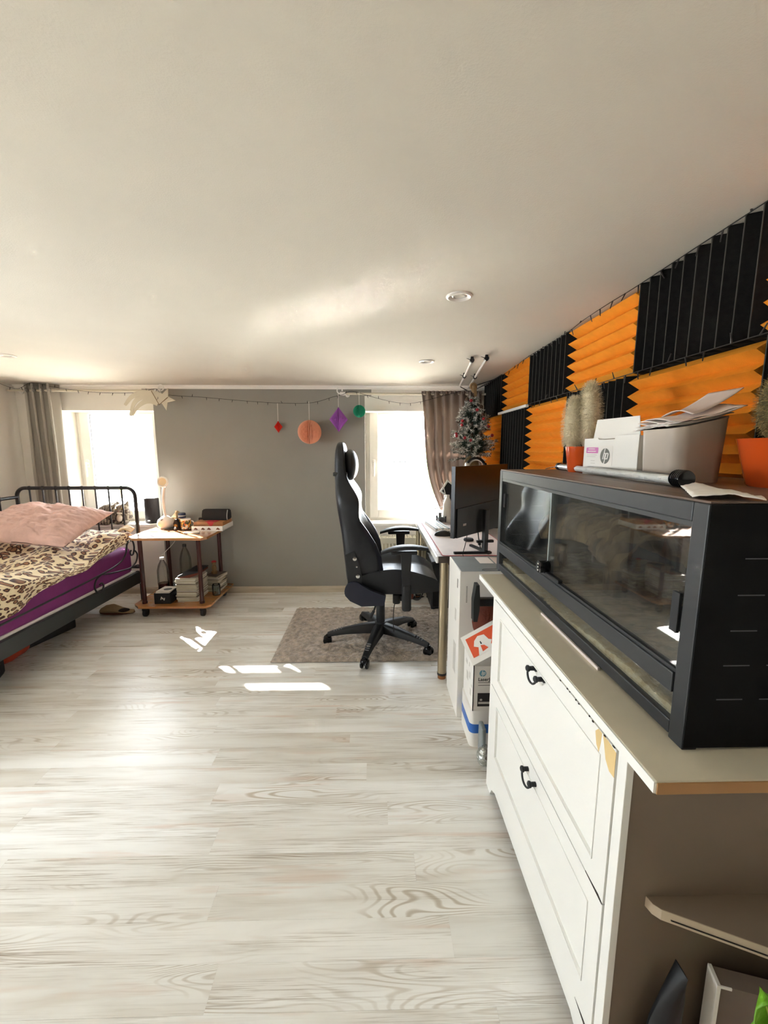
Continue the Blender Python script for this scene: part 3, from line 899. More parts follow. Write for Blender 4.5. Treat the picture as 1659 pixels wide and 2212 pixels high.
# ------------------------------------------------------------------ bed
BX0, BX1, BY0, BY1 = -2.965, -2.0, 1.47, 3.46
bed = root('daybed', 'black metal daybed with arched headboard and scrolled side rail', 'bed', (-2.48, 2.46, 0))
def ball(mb, c, r=.016): mb.ell(c, r, 12, 8)
# headboard arch
zt = 1.02; hr = .07
arch = [(BX0, BY1, 0), (BX0, BY1, zt-hr)]+[(BX0+hr-hr*math.cos(R(a)), BY1, zt-hr+hr*math.sin(R(a))) for a in range(15, 91, 15)]
arch += [(BX1-hr+hr*math.sin(R(a)), BY1, zt-hr+hr*math.cos(R(a))) for a in range(0, 91, 15)]+[(BX1, BY1, 0)]
m = MB(); m.tube(arch, .0145, 10); obj('headboard_arch', m, 'iron', bed)
m = MB(); m.cyl((BX0, BY1, .34), (BX1, BY1, .34), .010, n=10); obj('headboard_rail', m, 'iron', bed)
for i in range(1, 9):
    x = BX0+(BX1-BX0)*i/9
    m = MB(); m.cyl((x, BY1, .34), (x, BY1, zt), .0065, n=8); ball(m, (x, BY1, zt), .0185); obj('spindle', m, 'iron', bed)
# back side along the left wall
m = MB(); m.tube([(BX0, BY0, .945), (BX0, BY1, .945)], .0135, 10); obj('back_rail', m, 'iron', bed)
m = MB(); m.tube([(BX0, BY0, 0), (BX0, BY0, .945)], .0145, 10); obj('corner_post', m, 'iron', bed)
for i in range(1, 12):
    y = BY0+(BY1-BY0)*i/12
    m = MB(); m.cyl((BX0, y, .3), (BX0, y, .945), .0065, n=8); ball(m, (BX0, y, .945), .019); obj('spindle', m, 'iron', bed)
# near end like the headboard
m = MB(); m.tube([(x, BY0, z) for x, y, z in arch], .0145, 10); obj('footboard_arch', m, 'iron', bed)
# side beams
m = MB(); m.box(BX1-.045, BX1-.015, BY0, BY1, .205, .305, .004); obj('side_beam', m, 'railb', bed, smooth=False)
m = MB(); m.box(BX0+.015, BX0+.045, BY0, BY1, .205, .305, .004); obj('side_beam', m, 'railb', bed, smooth=False)
for q in range(14):
    y = BY0+.06+(BY1-BY0-.12)*q/13
    m = MB(); m.box(BX0+.045, BX1-.045, y-.03, y+.03, .285, .30); obj('slat', m, 'brownw', bed, smooth=False)
m = MB(); m.box(BX1-.04, BX1-.02, BY1-.02, BY1+.0, .2, .31); m.box(BX1-.02, BX1+.012, BY1-.016, BY1+.016, 0, .2, .004); obj('leg', m, 'railb', bed, smooth=False)
# scrolled side guard
xg = BX1-.008
def yz(l): return [(xg, a, b) for a, b in l]
scroll = smoothpath(yz([(BY0, .385), (2.0, .398), (2.5, .412), (2.95, .428), (3.18, .452), (3.27, .50), (3.30, .57), (3.335, .60), (3.38, .585), (3.395, .53), (3.375, .48), (3.345, .475), (3.335, .50), (3.35, .515)]), 5)
m = MB(); m.tube(scroll, .0065, 8)
m.tube(smoothpath(yz([(2.96, .425), (2.905, .405), (2.88, .36), (2.90, .315), (2.945, .305), (2.975, .335), (2.96, .365), (2.935, .36)]), 5), .006, 8)
m.tube(smoothpath(yz([(2.96, .428), (3.1, .40), (3.3, .375), (3.42, .37), (3.46, .345)]), 5), .006, 8)
m.tube(smoothpath(yz([(3.3, .37), (3.40, .40), (3.43, .46), (3.40, .5)]), 5), .006, 8)
m.tube(yz([(BY1, .34), (BY1, .62)]), .008, 8)
obj('scroll_guard', m, 'iron', bed)

# mattress with magenta sheet
MX0, MX1 = BX0+.055, BX1-.048
m = MB(); m.box(MX0, MX1, BY0+.03, BY1-.025, .302, .53, .045, seg=4)
mt_ = obj('mattress', m, 'purple'); tag(mt_, 'thick mattress in a magenta purple fitted sheet on the daybed', 'mattress')
m = MB(); m.box(MX0-.004, MX1+.003, BY0+.03, BY1-.022, .302, .318, .004); o = obj('white_piping', m, 'paper', smooth=False); o.parent = mt_

# leopard blanket draped over the mattress
def hash2(x, y): return mnoise.noise(Vector((x, y, 3.1)))
bl_edge = lambda y: .632-.19*max(0, (3.30-y)/1.05)**1.0          # height of the hanging hem along the bed
def blanket(u, v):
    y = 1.52+(3.405-1.52)*v
    L = 1.05*u                                    # along the cloth from the wall side to the hem
    top = .60+.035*math.sin(y*4.2)+.055*hash2(y*2.3, u*4)+.035*max(0, y-2.7)
    wtop = MX1-.02-MX0-.04
    s = L/1.05*1.20
    if s < .84:
        x = MX0+.02+s*(wtop/.84)
        z = top+.03*hash2(x*7, y*7)+.012*hash2(x*18, y*14)
        k = max(0, (s-.70)/.14); z -= .03*k*k
    else:
        k = (s-.84)/.36
        z0 = top-.03
        hem = max(.40, min(z0-.03, .655-.195*max(0, (3.36-y))**1.0+.012*math.sin(y*16)))
        x = MX1+.002+.022*math.sin(min(1, k*2.2)*PI/2)+.007*math.sin(y*22+3*k)
        z = z0+(hem-z0)*k
    return (x, y, z)
m = MB(); m.grid(blanket, 84, 110, uv=(.58, 1.0))
b_ = obj('leopard_blanket', m, 'leopard', ang=180, thick=.012, sub=0); tag(b_, 'cream and brown leopard print plush blanket spread over the bed', 'blanket')
# small folded orange and white corner by the headboard
m = MB(); m.grid(lambda u, v: (-2.13+.115*u, 3.375+.06*v, .655+.03*math.sin(u*3)+.02*v+.010*hash2(u*9, v*9)), 16, 8)
o = obj('folded_cloth', m, 'houseo', ang=180, thick=.012); tag(o, 'small tan cloth folded at the corner of the bed by the trolley', 'cloth')

# pink pillow
pil = root('pillow', 'large crumpled dusty pink pillow lying on the leopard blanket', 'pillow', (-2.42, 2.95, .68))
def pillow(c, a, b, t, rot, fl, ph=0):
    def fn(u, v):
        uu, vv = 2*u-1, 2*v-1
        px = a*uu*(1-.10*(1-abs(vv))**1*0-.06*(1-vv*vv)*abs(uu)); py = b*vv*(1-.07*(1-uu*uu)*abs(vv))
        e = max(0, (1-abs(uu)**2.6)*(1-abs(vv)**2.6))**.55
        z = fl*t*e
        wr = .024*hash2(px*9+ph, py*7)+.030*abs(hash2(px*8+py*6, py*18+3))+.020*abs(hash2(px*13-py*9, py*26))+.009*hash2(px*34, py*40)
        return c+rot @ Vector((px, py, z+wr*(.4+.6*e)*(1 if fl > 0 else .3)))
    return fn
pc = Vector((-2.53, 3.12, .77)); rot = Matrix.Rotation(R(2), 3, 'Y') @ Matrix.Rotation(R(20), 3, 'X') @ Matrix.Rotation(R(-5), 3, 'Z')
m = MB(); m.grid(pillow(pc, .40, .265, .105, rot, 1), 110, 80); m.grid(pillow(pc, .40, .265, .06, rot, -1), 110, 80)
bmesh.ops.remove_doubles(m.bm, verts=m.bm.verts[:], dist=.004)
obj('pillowcase', m, 'pinkc', pil, ang=180)

# things under the bed
m = MB(); m.box(-2.62, -2.30, 2.68, 3.05, .0, .17, .012, rz=R(-12)); tag(obj('storage_box', m, 'black', smooth=False), 'black storage box under the bed, farther one near the trolley', 'box')
m = MB(); m.box(-2.58, -2.15, 1.98, 2.30, .0, .19, .02, rz=R(24)); tag(obj('storage_bag', m, 'black', smooth=False), 'black bag under the bed at the left picture edge', 'bag')
m = MB(); m.ell((-2.36, 2.52, .055), (.10, .14, .055), 16, 10)
for v in m.bm.verts: v.co += Vector((0, 0, .015*hash2(v.co.x*14, v.co.y*14)))
tag(obj('red_cloth', m, 'redbag'), 'crumpled orange red cloth under the bed between black bag and box', 'cloth')

# ------------------------------------------------------------------ trolley
TX0, TX1, TY0, TY1 = -1.945, -1.325, 3.165, 3.735
TZ, LZ = .655, .10
tr = root('serving_trolley', 'brown wooden serving trolley with two shelves on casters beside the bed', 'trolley', (-1.63, 3.45, 0))
def board(z0, z1, ov=0.):
    c = .06
    p = [(TX0-ov+c, TY0-ov), (TX1+ov-.03, TY0-ov), (TX1+ov, TY0-ov+.04), (TX1+ov, TY1), (TX0-ov, TY1), (TX0-ov, TY0-ov+c)]
    m = MB(); m.prism(p, (0, 0, z0), (1, 0, 0), (0, 1, 0), (0, 0, z1-z0)); return m
obj('top_shelf', board(TZ-.02, TZ), 'brownw', tr, smooth=False)
obj('lower_shelf', board(LZ-.018, LZ, .0), 'brownw', tr, smooth=False)
for x in (TX0+.075, TX1-.085):
    for y in (TY0+.075, TY1-.06):
        m = MB(); m.cyl((x, y, LZ), (x, y, TZ-.02), .0165, n=18); m.cyl((x, y, LZ), (x, y, LZ+.02), .02, n=18); obj('leg', m, 'mahog', tr)
for x in (TX0+.09, TX1-.07):
    for y in (TY0+.05, TY1-.05):
        cc = MB(); cc.cyl((x-.014, y, .033), (x+.014, y, .033), .033, n=20, bev=.006); cc.box(x-.022, x+.022, y-.02, y+.012, .045, .078, .008); cc.cyl((x, y, .07), (x, y, LZ-.018), .012, n=12)
        obj('caster', cc, 'black', tr)

# things on the top shelf
Z = TZ
la = root('desk_lamp', 'white gooseneck lamp with egg shaped base and ring head on trolley', 'lamp', (-1.835, 3.60, Z))
m = MB(); m.lathe((-1.835, 3.60, Z), [(0, 0), (.045, 0), (.066, .02), (.070, .045), (.060, .075), (.030, .100), (.016, .108), (0, .11)], 28); obj('base', m, 'lampw', la)
m = MB(); m.tube(smoothpath([(-1.835, 3.60, Z+.10), (-1.842, 3.60, Z+.2), (-1.838, 3.60, Z+.29), (-1.826, 3.60, Z+.36)], 6), [.012]*10+[.0125]*9, 12); obj('neck', m, 'lampw', la)
m = MB(); hc = Vector((-1.826, 3.585, Z+.405)); ax = Matrix.Rotation(R(82), 4, 'X')
m.lathe(hc, [(.0, -.012), (.036, -.012), (.047, -.004), (.048, .006), (.040, .012), (.033, .006)], 28, ax); obj('head', m, 'lampw', la)
m = MB(); m.lathe(hc, [(.033, .006), (.02, .005), (0, .005)], 24, ax); obj('diffuser', m, 'houseo', la)
m = MB(); m.cyl((-1.835, 3.545, Z+.083), (-1.835, 3.528, Z+.083), .008, n=12); obj('switch', m, 'chrome', la)

sp = root('smart_speaker', 'dark grey cylinder speaker on the left window sill between cat and lamp', 'speaker', (-2.085, 3.86, Z))
m = MB(); m.cyl((-2.085, 3.86, Z), (-2.085, 3.86, Z+.235), .062, n=28, bev=.006); obj('fabric_body', m, 'casec', sp)
m = MB(); m.cyl((-2.085, 3.86, Z+.235), (-2.085, 3.86, Z+.239), .056, n=28); obj('top_plate', m, 'chrome', sp)
m = MB(); m.box(-2.10, -2.078, 3.797, 3.80, Z+.025, Z+.036); obj('badge', m, 'white', sp, smooth=False)

ho = root('toy_house', 'small cream ceramic house with punched windows on trolley', 'ornament', (-1.765, 3.62, Z))
U = Vector((.97, -.24, 0)); hp0 = Vector((-1.812, 3.635, Z))
m = MB(); m.prism([(0, 0), (.062, 0), (.062, .135), (.048, .128), (0, .078)], hp0, U, (0, 0, 1), (.012, .05, 0)); m.prism([(.046, .125), (.064, .125), (.064, .145), (.046, .145)], hp0+Vector((.002, .01, 0)), U, (0, 0, 1), (.004, .02, 0)); obj('house_body', m, 'houseo', ho, smooth=False)
for (a, b) in ((.020, .082), (.032, .082), (.020, .070), (.032, .070), (.035, .050), (.048, .050), (.035, .036), (.048, .036), (.035, .022), (.048, .022)):
    m = MB(); m.prism([(a-.003, b-.004), (a+.003, b-.004), (a+.003, b+.004), (a-.003, b+.004)], hp0, U, (0, 0, 1), -U.cross(Vector((0, 0, 1))).normalized()*-.0012); obj('window_hole', m, 'carton', ho, smooth=False)

ca = root('printed_tin', 'tall dark blue printed tin behind the sunflower gift box', 'tin', (-1.705, 3.63, Z))
m = MB(); m.cyl((-1.705, 3.63, Z), (-1.705, 3.63, Z+.128), .031, n=26, bev=.003); obj('body', m, 'bluecan', ca)
m = MB(); m.cyl((-1.705, 3.63, Z+.100), (-1.705, 3.63, Z+.108), .0316, n=26); obj('band', m, 'inkl', ca)
m = MB(); m.cyl((-1.705, 3.63, Z+.03), (-1.705, 3.63, Z+.085), .0314, n=26); obj('picture', m, 'flower', ca)

gb = root('gift_box', 'small gable topped box with a sunflower print on trolley', 'box', (-1.715, 3.55, Z))
m = MB(); m.box(-1.738, -1.695, 3.53, 3.57, Z, Z+.05, .001); m.prism([(-.0215, 0), (.0215, 0), (.006, .035), (-.006, .035)], (-1.7165, 3.53, Z+.05), (1, 0, 0), (0, 0, 1), (0, .04, 0)); obj('carton', m, 'casec', gb, smooth=False)
m = MB()
for q in range(10):
    a = q*PI/5; m.prism([(0, 0), (.006*math.cos(a-.5), .006*math.sin(a-.5)), (.019*math.cos(a), .019*math.sin(a)), (.006*math.cos(a+.5), .006*math.sin(a+.5))], (-1.7165, 3.5292, Z+.03), (1, 0, 0), (0, 0, 1), (0, -.0006, 0))
obj('sunflower_petals', m, 'orangef', gb, smooth=False)
m = MB(); m.cyl((-1.7165, 3.5286, Z+.03), (-1.7165, 3.528, Z+.03), .007, n=14); obj('sunflower_heart', m, 'carton', gb)

mg = root('mug', 'white mug with sunflower print on a glass coaster', 'mug', (-1.625, 3.52, Z))
m = MB(); m.lathe((-1.625, 3.52, Z+.006), [(0, 0), (.036, 0), (.040, .004), (.041, .088), (.038, .088), (.037, .008), (0, .006)], 30); obj('cup', m, 'flower', mg)
m = MB(); m.lathe((-1.625, 3.52, Z+.006), [(.0415, .078), (.0418, .0885), (.0375, .089), (.037, .078)], 30); obj('rim', m, 'white', mg)
m = MB(); m.tube(arc((-1.585, 3.53, Z+.05), .026, -80, 80, 10, 'xz'), .005, 8); obj('handle', m, 'white', mg)
for (x, y, l) in ((-1.625, 3.52, 'round glass coaster under the sunflower mug'), (-1.775, 3.555, 'round glass coaster in front of the ceramic house')):
    m = MB(); m.cyl((x, y, Z), (x, y, Z+.006), .05, n=30, bev=.002); tag(obj('coaster', m, 'glassy'), l, 'coaster', 'glass coasters on the trolley')
m = MB(); m.ell((-1.705, 3.495, Z+.013), .013, 16, 10); tag(obj('glass_bead', m, 'foil'), 'small shiny grey bead before the sunflower gift box', 'bead')
m = MB(); m.tube([(-1.505+.058*math.cos(a), 3.36+.035*math.sin(a), Z+.006+.002*math.sin(3*a)) for a in [2*PI*i/36 for i in range(36)]], .005, 8, closed=True); tag(obj('cord_loop', m, 'cablew'), 'white cord loop lying on the trolley before the tray', 'cord')

ty = root('tray', 'white paper tray with brown leaf print at the right rear of trolley', 'tray', (-1.43, 3.55, Z))
tx0, tx1, ty0_, ty1_ = -1.545, -1.285, 3.44, 3.70
m = MB(); m.box(tx0, tx1, ty0_, ty1_, Z+.0, Z+.006)
for a in ((tx0, tx1, ty0_, ty0_+.004), (tx0, tx1, ty1_-.004, ty1_), (tx0, tx0+.004, ty0_, ty1_), (tx1-.004, tx1, ty0_, ty1_)): m.box(*a, Z, Z+.042, .001)
obj('tray_body', m, 'white', ty, smooth=False)
for q, xx in enumerate((-1.51, -1.45, -1.40, -1.325)):
    m = MB(); m.prism([(0, .013), (.012, .004), (.020, -.004), (.006, -.008), (-.006, -.004), (-.016, -.009), (-.010, .005)], (xx, ty0_-.0003, Z+.018), (1, 0, 0), (0, 0, 1), (0, -.0005, 0)); obj('leaf_print', m, 'leafp', ty, smooth=False)
bx_ = root('tan_box', 'flat tan leather box with red ribbon lying in the white tray', 'box', (-1.42, 3.57, Z+.02))
m = MB(); m.box(-1.535, -1.295, 3.475, 3.69, Z+.007, Z+.03); obj('lower_box', m, 'paper', bx_, smooth=False)
m = MB(); m.box(-1.54, -1.292, 3.47, 3.69, Z+.03, Z+.072, .004); obj('lid', m, 'leather', bx_)
m = MB(); m.prism([(0, 0), (.06, 0), (.045, -.03), (.03, -.038), (.012, -.02)], (-1.425, 3.4695, Z+.073), (1, 0, 0), (0, 0, 1), (0, -.002, 0)); m.box(-1.44, -1.35, 3.469, 3.56, Z+.072, Z+.0745); obj('ribbon', m, 'redcloth', bx_, smooth=False)
cs = root('spectacle_case', 'black fabric case with white piping on top of the tan box', 'case', (-1.39, 3.60, Z+.075))
prof = [(-.05, 0), (.05, 0), (.052, .05), (.040, .088), (-.030, .092), (-.046, .05)]
m = MB(); m.prism(prof, (-1.502, 3.60, Z+.0746), (0, 1, 0), (0, 0, 1), (.225, 0, 0)); bmesh.ops.bevel(m.bm, geom=m.bm.edges[:], offset=.008, segments=2, affect='EDGES'); obj('case_body', m, 'casec', cs)
m = MB(); m.tube([(-1.283, 3.60+a, Z+.0746+b) for a, b in ((-.047, .004), (-.050, .03), (-.044, .055), (-.028, .088))], .0022, 6); obj('piping', m, 'white', cs)
m = MB(); m.box(-1.55, -1.515, 3.60, 3.63, Z+.0, Z+.088, .004); tag(obj('dark_bottle', m, 'rock'), 'small dark red flask between the mug and the spectacle case', 'bottle')

# lower shelf
Z = LZ
def bottle(x, y, h, r, label, full, fill):
    b = root('plastic_bottle', label, 'bottle', (x, y, Z), group='plastic bottles on the lower trolley shelf')
    pr = [(0, 0.004), (r*.7, .002), (r*.95, .012), (r, .05*h/.3), (r*.94, .30*h), (r, .36*h), (r, .55*h), (r*.97, .70*h), (r*.70, .84*h), (r*.36, .93*h), (.014, .955*h), (.014, h*.985)]
    m = MB(); m.lathe((x, y, Z), pr, 26); obj('body', m, 'bottle', b)
    m = MB(); m.cyl((x, y, Z+h*.965), (x, y, Z+h*1.02), .016, n=18); obj('cap', m, fill[1], b)
    if full:
        m = MB(); m.lathe((x, y, Z), [(0, .006), (r*.92, .012), (r*.93, full*h), (0, full*h)], 24); obj('drink', m, fill[0], b)
bottle(-1.79, 3.40, .335, .046, 'clear plastic bottle with dark red drink on lower trolley shelf', .36, ('winer', 'white'))
bottle(-1.69, 3.60, .40, .048, 'tall empty clear plastic bottle behind the red drink', 0, ('winer', 'black'))
bb = root('black_gift_box', 'open black box with a white slanted emblem on lower trolley shelf', 'box', (-1.71, 3.30, Z))
m = MB(); x0, x1, y0, y1 = -1.785, -1.655, 3.225, 3.36
m.box(x0, x1, y0, y1, Z, Z+.006)
for a in ((x0, x1, y0, y0+.004), (x0, x1, y1-.004, y1), (x0, x0+.004, y0, y1), (x1-.004, x1, y0, y1)): m.box(*a, Z, Z+.088)
m.box(x1-.001, x1+.03, y0+.03, y1-.02, Z+.07, Z+.082, rz=.1); obj('box_body', m, 'black', bb, smooth=False)
m = MB()
for pts in ([(0, .0), (.006, 0), (.014, .026), (.008, .026)], [(.008, .026), (.014, .026), (.020, .004), (.014, .004)], [(.014, .004), (.019, .004), (.022, .016), (.018, .018)], [(.018, .018), (.023, .018), (.034, -.004), (.028, -.006)], [(.028, -.006), (.034, -.004), (.038, .016), (.032, .016)]):
    m.prism(pts, (-1.737, y0-.0002, Z+.034), (1, 0, 0), (0, 0, 1), (0, -.0006, 0))
obj('emblem', m, 'white', bb, smooth=False)
sh = root('paper_stack', 'white printed sheets with a dark oval lying on the open black box', 'paper', (-1.71, 3.29, Z+.088))
for q in range(3):
    m = MB(); m.box(-1.775+.004*q, -1.665+.004*q, 3.225+.002*q, 3.36, Z+.0885+.006*q, Z+.0905+.006*q, rz=R(2-3*q)); obj('sheet', m, 'paper', sh, smooth=False)
m = MB(); m.lathe((-1.70, 3.285, Z+.1031), [(.0, .0004), (.030, .0004), (.030, 0)], 26, Matrix.Diagonal((1.1, 1, 1, 1))); obj('dark_oval', m, 'gasket', sh, smooth=False)
# magazines
rn = random.Random(5)
def magazine(x, y, z, wd, dp, t, rz, mat, label, grp):
    r_ = root('magazine', label, 'magazine', (x, y, z), rz, grp)
    mm = MB(); mm.box(x-wd/2, x+wd/2, y-dp/2, y+dp/2, z, z+t*.84, 0); 
    for v in mm.bm.verts: v.co = Vector((x, y, 0))+Matrix.Rotation(rz, 3, 'Z') @ Vector((v.co.x-x, v.co.y-y, v.co.z))
    obj('pages', mm, mat, r_, smooth=False)
    mm = MB(); mm.box(x-wd/2-.001, x+wd/2+.001, y-dp/2-.001, y+dp/2, z+t*.84, z+t, 0)
    for v in mm.bm.verts: v.co = Vector((x, y, 0))+Matrix.Rotation(rz, 3, 'Z') @ Vector((v.co.x-x, v.co.y-y, v.co.z))
    obj('cover', mm, 'mag3' if rn.random() < .4 else 'mag2', r_, smooth=False)
ORD = 'lowest second third fourth fifth sixth seventh eighth ninth tenth eleventh twelfth thirteenth fourteenth fifteenth sixteenth seventeenth eighteenth nineteenth'.split()
z = Z
for q in range(19):
    t = rn.uniform(.0085, .0115)
    magazine(-1.545+rn.uniform(-.006, .006), 3.38+rn.uniform(-.006, .006), z, .165, .22, t, rn.uniform(-.05, .05), rn.choice(['mag1', 'mag1', 'mag2']),
             ORD[q]+' magazine from the bottom of the tall stack on the lower trolley shelf', 'magazines stacked on the lower trolley shelf')
    z += t+.0003
z_top = z
fo = root('folder', 'black folder slanting on top of the tall magazine stack', 'folder', (-1.54, 3.38, z_top))
m = MB(); m.prism([(-.08, 0), (.10, .045), (.10, .052), (.0, .052), (-.08, .012)], (-1.54, 3.29, z_top+.001), (1, 0, 0), (0, 0, 1), (0, .19, 0)); obj('cover', m, 'black', fo, smooth=False)
m = MB(); m.prism([(-.081, -.0), (.02, -.0), (.10, .03), (.10, .044), (-.081, .0008)], (-1.54, 3.288, z_top+.0004), (1, 0, 0), (0, 0, 1), (0, .18, 0)); obj('red_edge', m, 'rust', fo, smooth=False)
z = Z
for q in range(13):
    t = rn.uniform(.009, .012)
    magazine(-1.435+rn.uniform(-.004, .012), 3.60+rn.uniform(-.01, .01), z, .12, .17, t, rn.uniform(-.25, .1), rn.choice(['mag2', 'mag1']),
             ORD[q]+' magazine from the bottom of the rear stack on the lower trolley shelf', 'magazines in the rear stack on trolley')
    z += t+.0003
fg = root('wooden_figure', 'small yellow brown wooden figure on top of the rear magazine stack', 'figurine', (-1.44, 3.60, z))
m = MB(); m.lathe((-1.44, 3.60, z), [(0, 0), (.026, 0), (.026, .02), (.016, .03), (.022, .05), (.016, .075), (0, .08)], 18); m.ell((-1.44, 3.60, z+.095), .019, 14, 10); obj('body', m, 'burlap', fg)
m = MB(); m.cyl((-1.44, 3.60, z+.107), (-1.44, 3.60, z+.118), .024, .012, 14); obj('hat', m, 'redcloth', fg)
gj = root('glass_jar', 'empty clear glass jar at the right rear of the lower trolley shelf', 'jar', (-1.365, 3.43, LZ))
m = MB(); m.lathe((-1.365, 3.43, LZ), [(0, 0.002), (.03, 0), (.034, .006), (.034, .085), (.030, .095), (.028, .09), (.031, .08), (.031, .008), (0, .006)], 24); obj('body', m, 'glassy', gj)
gs = root('spectacles', 'thin framed spectacles resting on the papers behind the black box', 'spectacles', (-1.70, 3.47, LZ))
m = MB(); m.box(-1.735, -1.645, 3.44, 3.52, LZ, LZ+.115, .003); obj('grey_case', m, 'cardg', gs, smooth=False)
m = MB()
for xx in (-1.715, -1.67): m.tube([(xx+.020*math.cos(a), 3.437, LZ+.09+.017*math.sin(a)) for a in [2*PI*i/20 for i in range(20)]], .0015, 6, closed=True)
obj('frame', m, 'black', gs)
m = MB(); m.tube(smoothpath([(-1.76, 3.70, .655-.02), (-1.80, 3.66, .52), (-1.86, 3.6, .44), (-1.9, 3.6, .40), (-1.93, 3.68, .25), (-1.93, 3.72, .10)], 6), .003, 6); tag(obj('cable', m, 'cablew'), 'white cable hanging under the trolley top', 'cable')

# slipper
sl = root('slipper', 'beige felt slipper on the floor between bed and trolley', 'slipper', (-2.13, 3.29, 0))
def sring(x, hw, z0, z1, n=14):
    return [(x, 3.29+hw*math.cos(2*PI*i/n), (z0+z1)/2+(z1-z0)/2*math.sin(2*PI*i/n)) for i in range(n)]
m = MB(); m.loft([sring(x, w_, 0.004, z) for x, w_, z in ((-2.265, .012, .02), (-2.255, .035, .045), (-2.22, .046, .066), (-2.17, .048, .075), (-2.12, .044, .055), (-2.06, .042, .03), (-2.01, .036, .026), (-1.995, .015, .02))]); obj('upper', m, 'beige', sl)
m = MB(); m.ell((-2.13, 3.29, .006), (.142, .054, .006), 26, 6); obj('sole', m, 'rust', sl)
m = MB(); m.ell((-2.065, 3.272, .032), (.045, .034, .012), 18, 8); obj('opening', m, 'soil', sl)

# ------------------------------------------------------------------ cat on the sill
cat = root('cat', 'grey brown longhaired tabby cat crouching on the left window sill', 'cat', (-2.40, 3.85, .658))
m = MB()
zb = .658
m.ell((-2.47, 3.86, zb+.085), (.118, .082, .092), 20, 14)
m.ell((-2.41, 3.85, zb+.095), (.10, .08, .100), 20, 14)
m.ell((-2.54, 3.86, zb+.06), (.075, .08, .062), 18, 12)
m.ell((-2.335, 3.83, zb+.075), (.075, .07, .075), 18, 12)
m.ell((-2.318, 3.79, zb+.138), (.060, .055, .052), 20, 14)
m.ell((-2.312, 3.748, zb+.122), (.028, .026, .021), 14, 10)
m.ell((-2.355, 3.775, zb+.12), (.025, .03, .025), 12, 8); m.ell((-2.275, 3.775, zb+.12), (.025, .03, .025), 12, 8)
for sx in (-1, 1):
    m.cyl((-2.318+sx*.036, 3.80, zb+.165), (-2.318+sx*.052, 3.805, zb+.222), .022, .003, 10)
    m.ell((-2.318+sx*.032, 3.765, zb+.018), (.022, .045, .018), 12, 8)
m.tube(smoothpath([(-2.60, 3.86, zb+.03), (-2.57, 3.78, zb+.025), (-2.48, 3.755, zb+.025), (-2.42, 3.755, zb+.024)], 5), [.03]*14+[.02, .012], 10)
body = obj('body', m, 'tabby', cat, ang=180)
md = body.modifiers.new('merge', 'REMESH'); md.mode = 'VOXEL'; md.voxel_size = .0055; md.use_smooth_shade = True
md = body.modifiers.new('soften', 'SMOOTH'); md.factor = .6; md.iterations = 6
tx = bpy.data.textures.new('fur clumps', 'CLOUDS'); tx.noise_scale = .012
md = body.modifiers.new('fur', 'DISPLACE'); md.texture = tx; md.strength = .012; md.mid_level = .5
m = MB(); m.ell((-2.314, 3.738, zb+.108), (.022, .022, .013), 14, 9); m.ell((-2.325, 3.75, zb+.06), (.022, .025, .035), 14, 9); obj('muzzle', m, 'muzz', cat)
m = MB(); m.ell((-2.312, 3.722, zb+.126), (.007, .006, .005), 10, 8); obj('nose', m, 'nose', cat)
for sx in (-1, 1):
    m = MB(); m.ell((-2.316+sx*.025, 3.742, zb+.146), (.009, .006, .0055), 12, 8); obj('eye', m, 'eye', cat)
m = MB()
rn = random.Random(3)
for q in range(900):
    a = rn.random()*2*PI; e = math.asin(rn.uniform(-.2, 1)); k = rn.choice(((-2.47, 3.86, zb+.085, .118, .082, .092), (-2.41, 3.85, zb+.095, .10, .08, .10), (-2.335, 3.83, zb+.075, .075, .07, .075)))
    d = Vector((math.cos(a)*math.cos(e), math.sin(a)*math.cos(e), math.sin(e)))
    p = Vector((k[0]+d.x*k[3], k[1]+d.y*k[4], k[2]+d.z*k[5])); t = (d+Vector((-.8, 0, -.6))).normalized(); s_ = d.cross(t).normalized()*.0016
    m.tri(p-s_, p+s_, p+t*.018+d*.004)
obj('fur', m, 'tabby', cat, smooth=False, kind='stuff', recalc=False)
# ------------------------------------------------------------------ rug
m = MB()
RX0, RX1, RY0, RY1 = -.665, .90, 2.445, 3.345
def rugf(u, v):
    x = RX0+(RX1-RX0)*u; y = RY0+(RY1-RY0)*v
    e = min(1, min(u*(RX1-RX0), (1-u)*(RX1-RX0), v*(RY1-RY0), (1-v)*(RY1-RY0))/.03)
    n1 = mnoise.noise(Vector((x*16, y*34, 0))); n2 = mnoise.noise(Vector((x*42, y*60, 5)))
    # faint diamond furrows of the weave
    d = min(abs(((x+y*.9)/.21) % 1-.5), abs(((x-y*.9)/.21) % 1-.5)); d = .010*math.exp(-((.5-d)/.05)**2)*0 + .007*min(1, d/.12)
    z = .004+e**.6*(.010+d+.010*n1+.007*n2)
    return (x+.004*n2*(1-e), y+.004*n1*(1-e), max(.002, z))
m.grid(rugf, 330, 200)
rug = obj('shag_rug', m, 'rug', ang=180); tag(rug, 'taupe shag rug with diamond furrows under the gaming chair', 'rug')

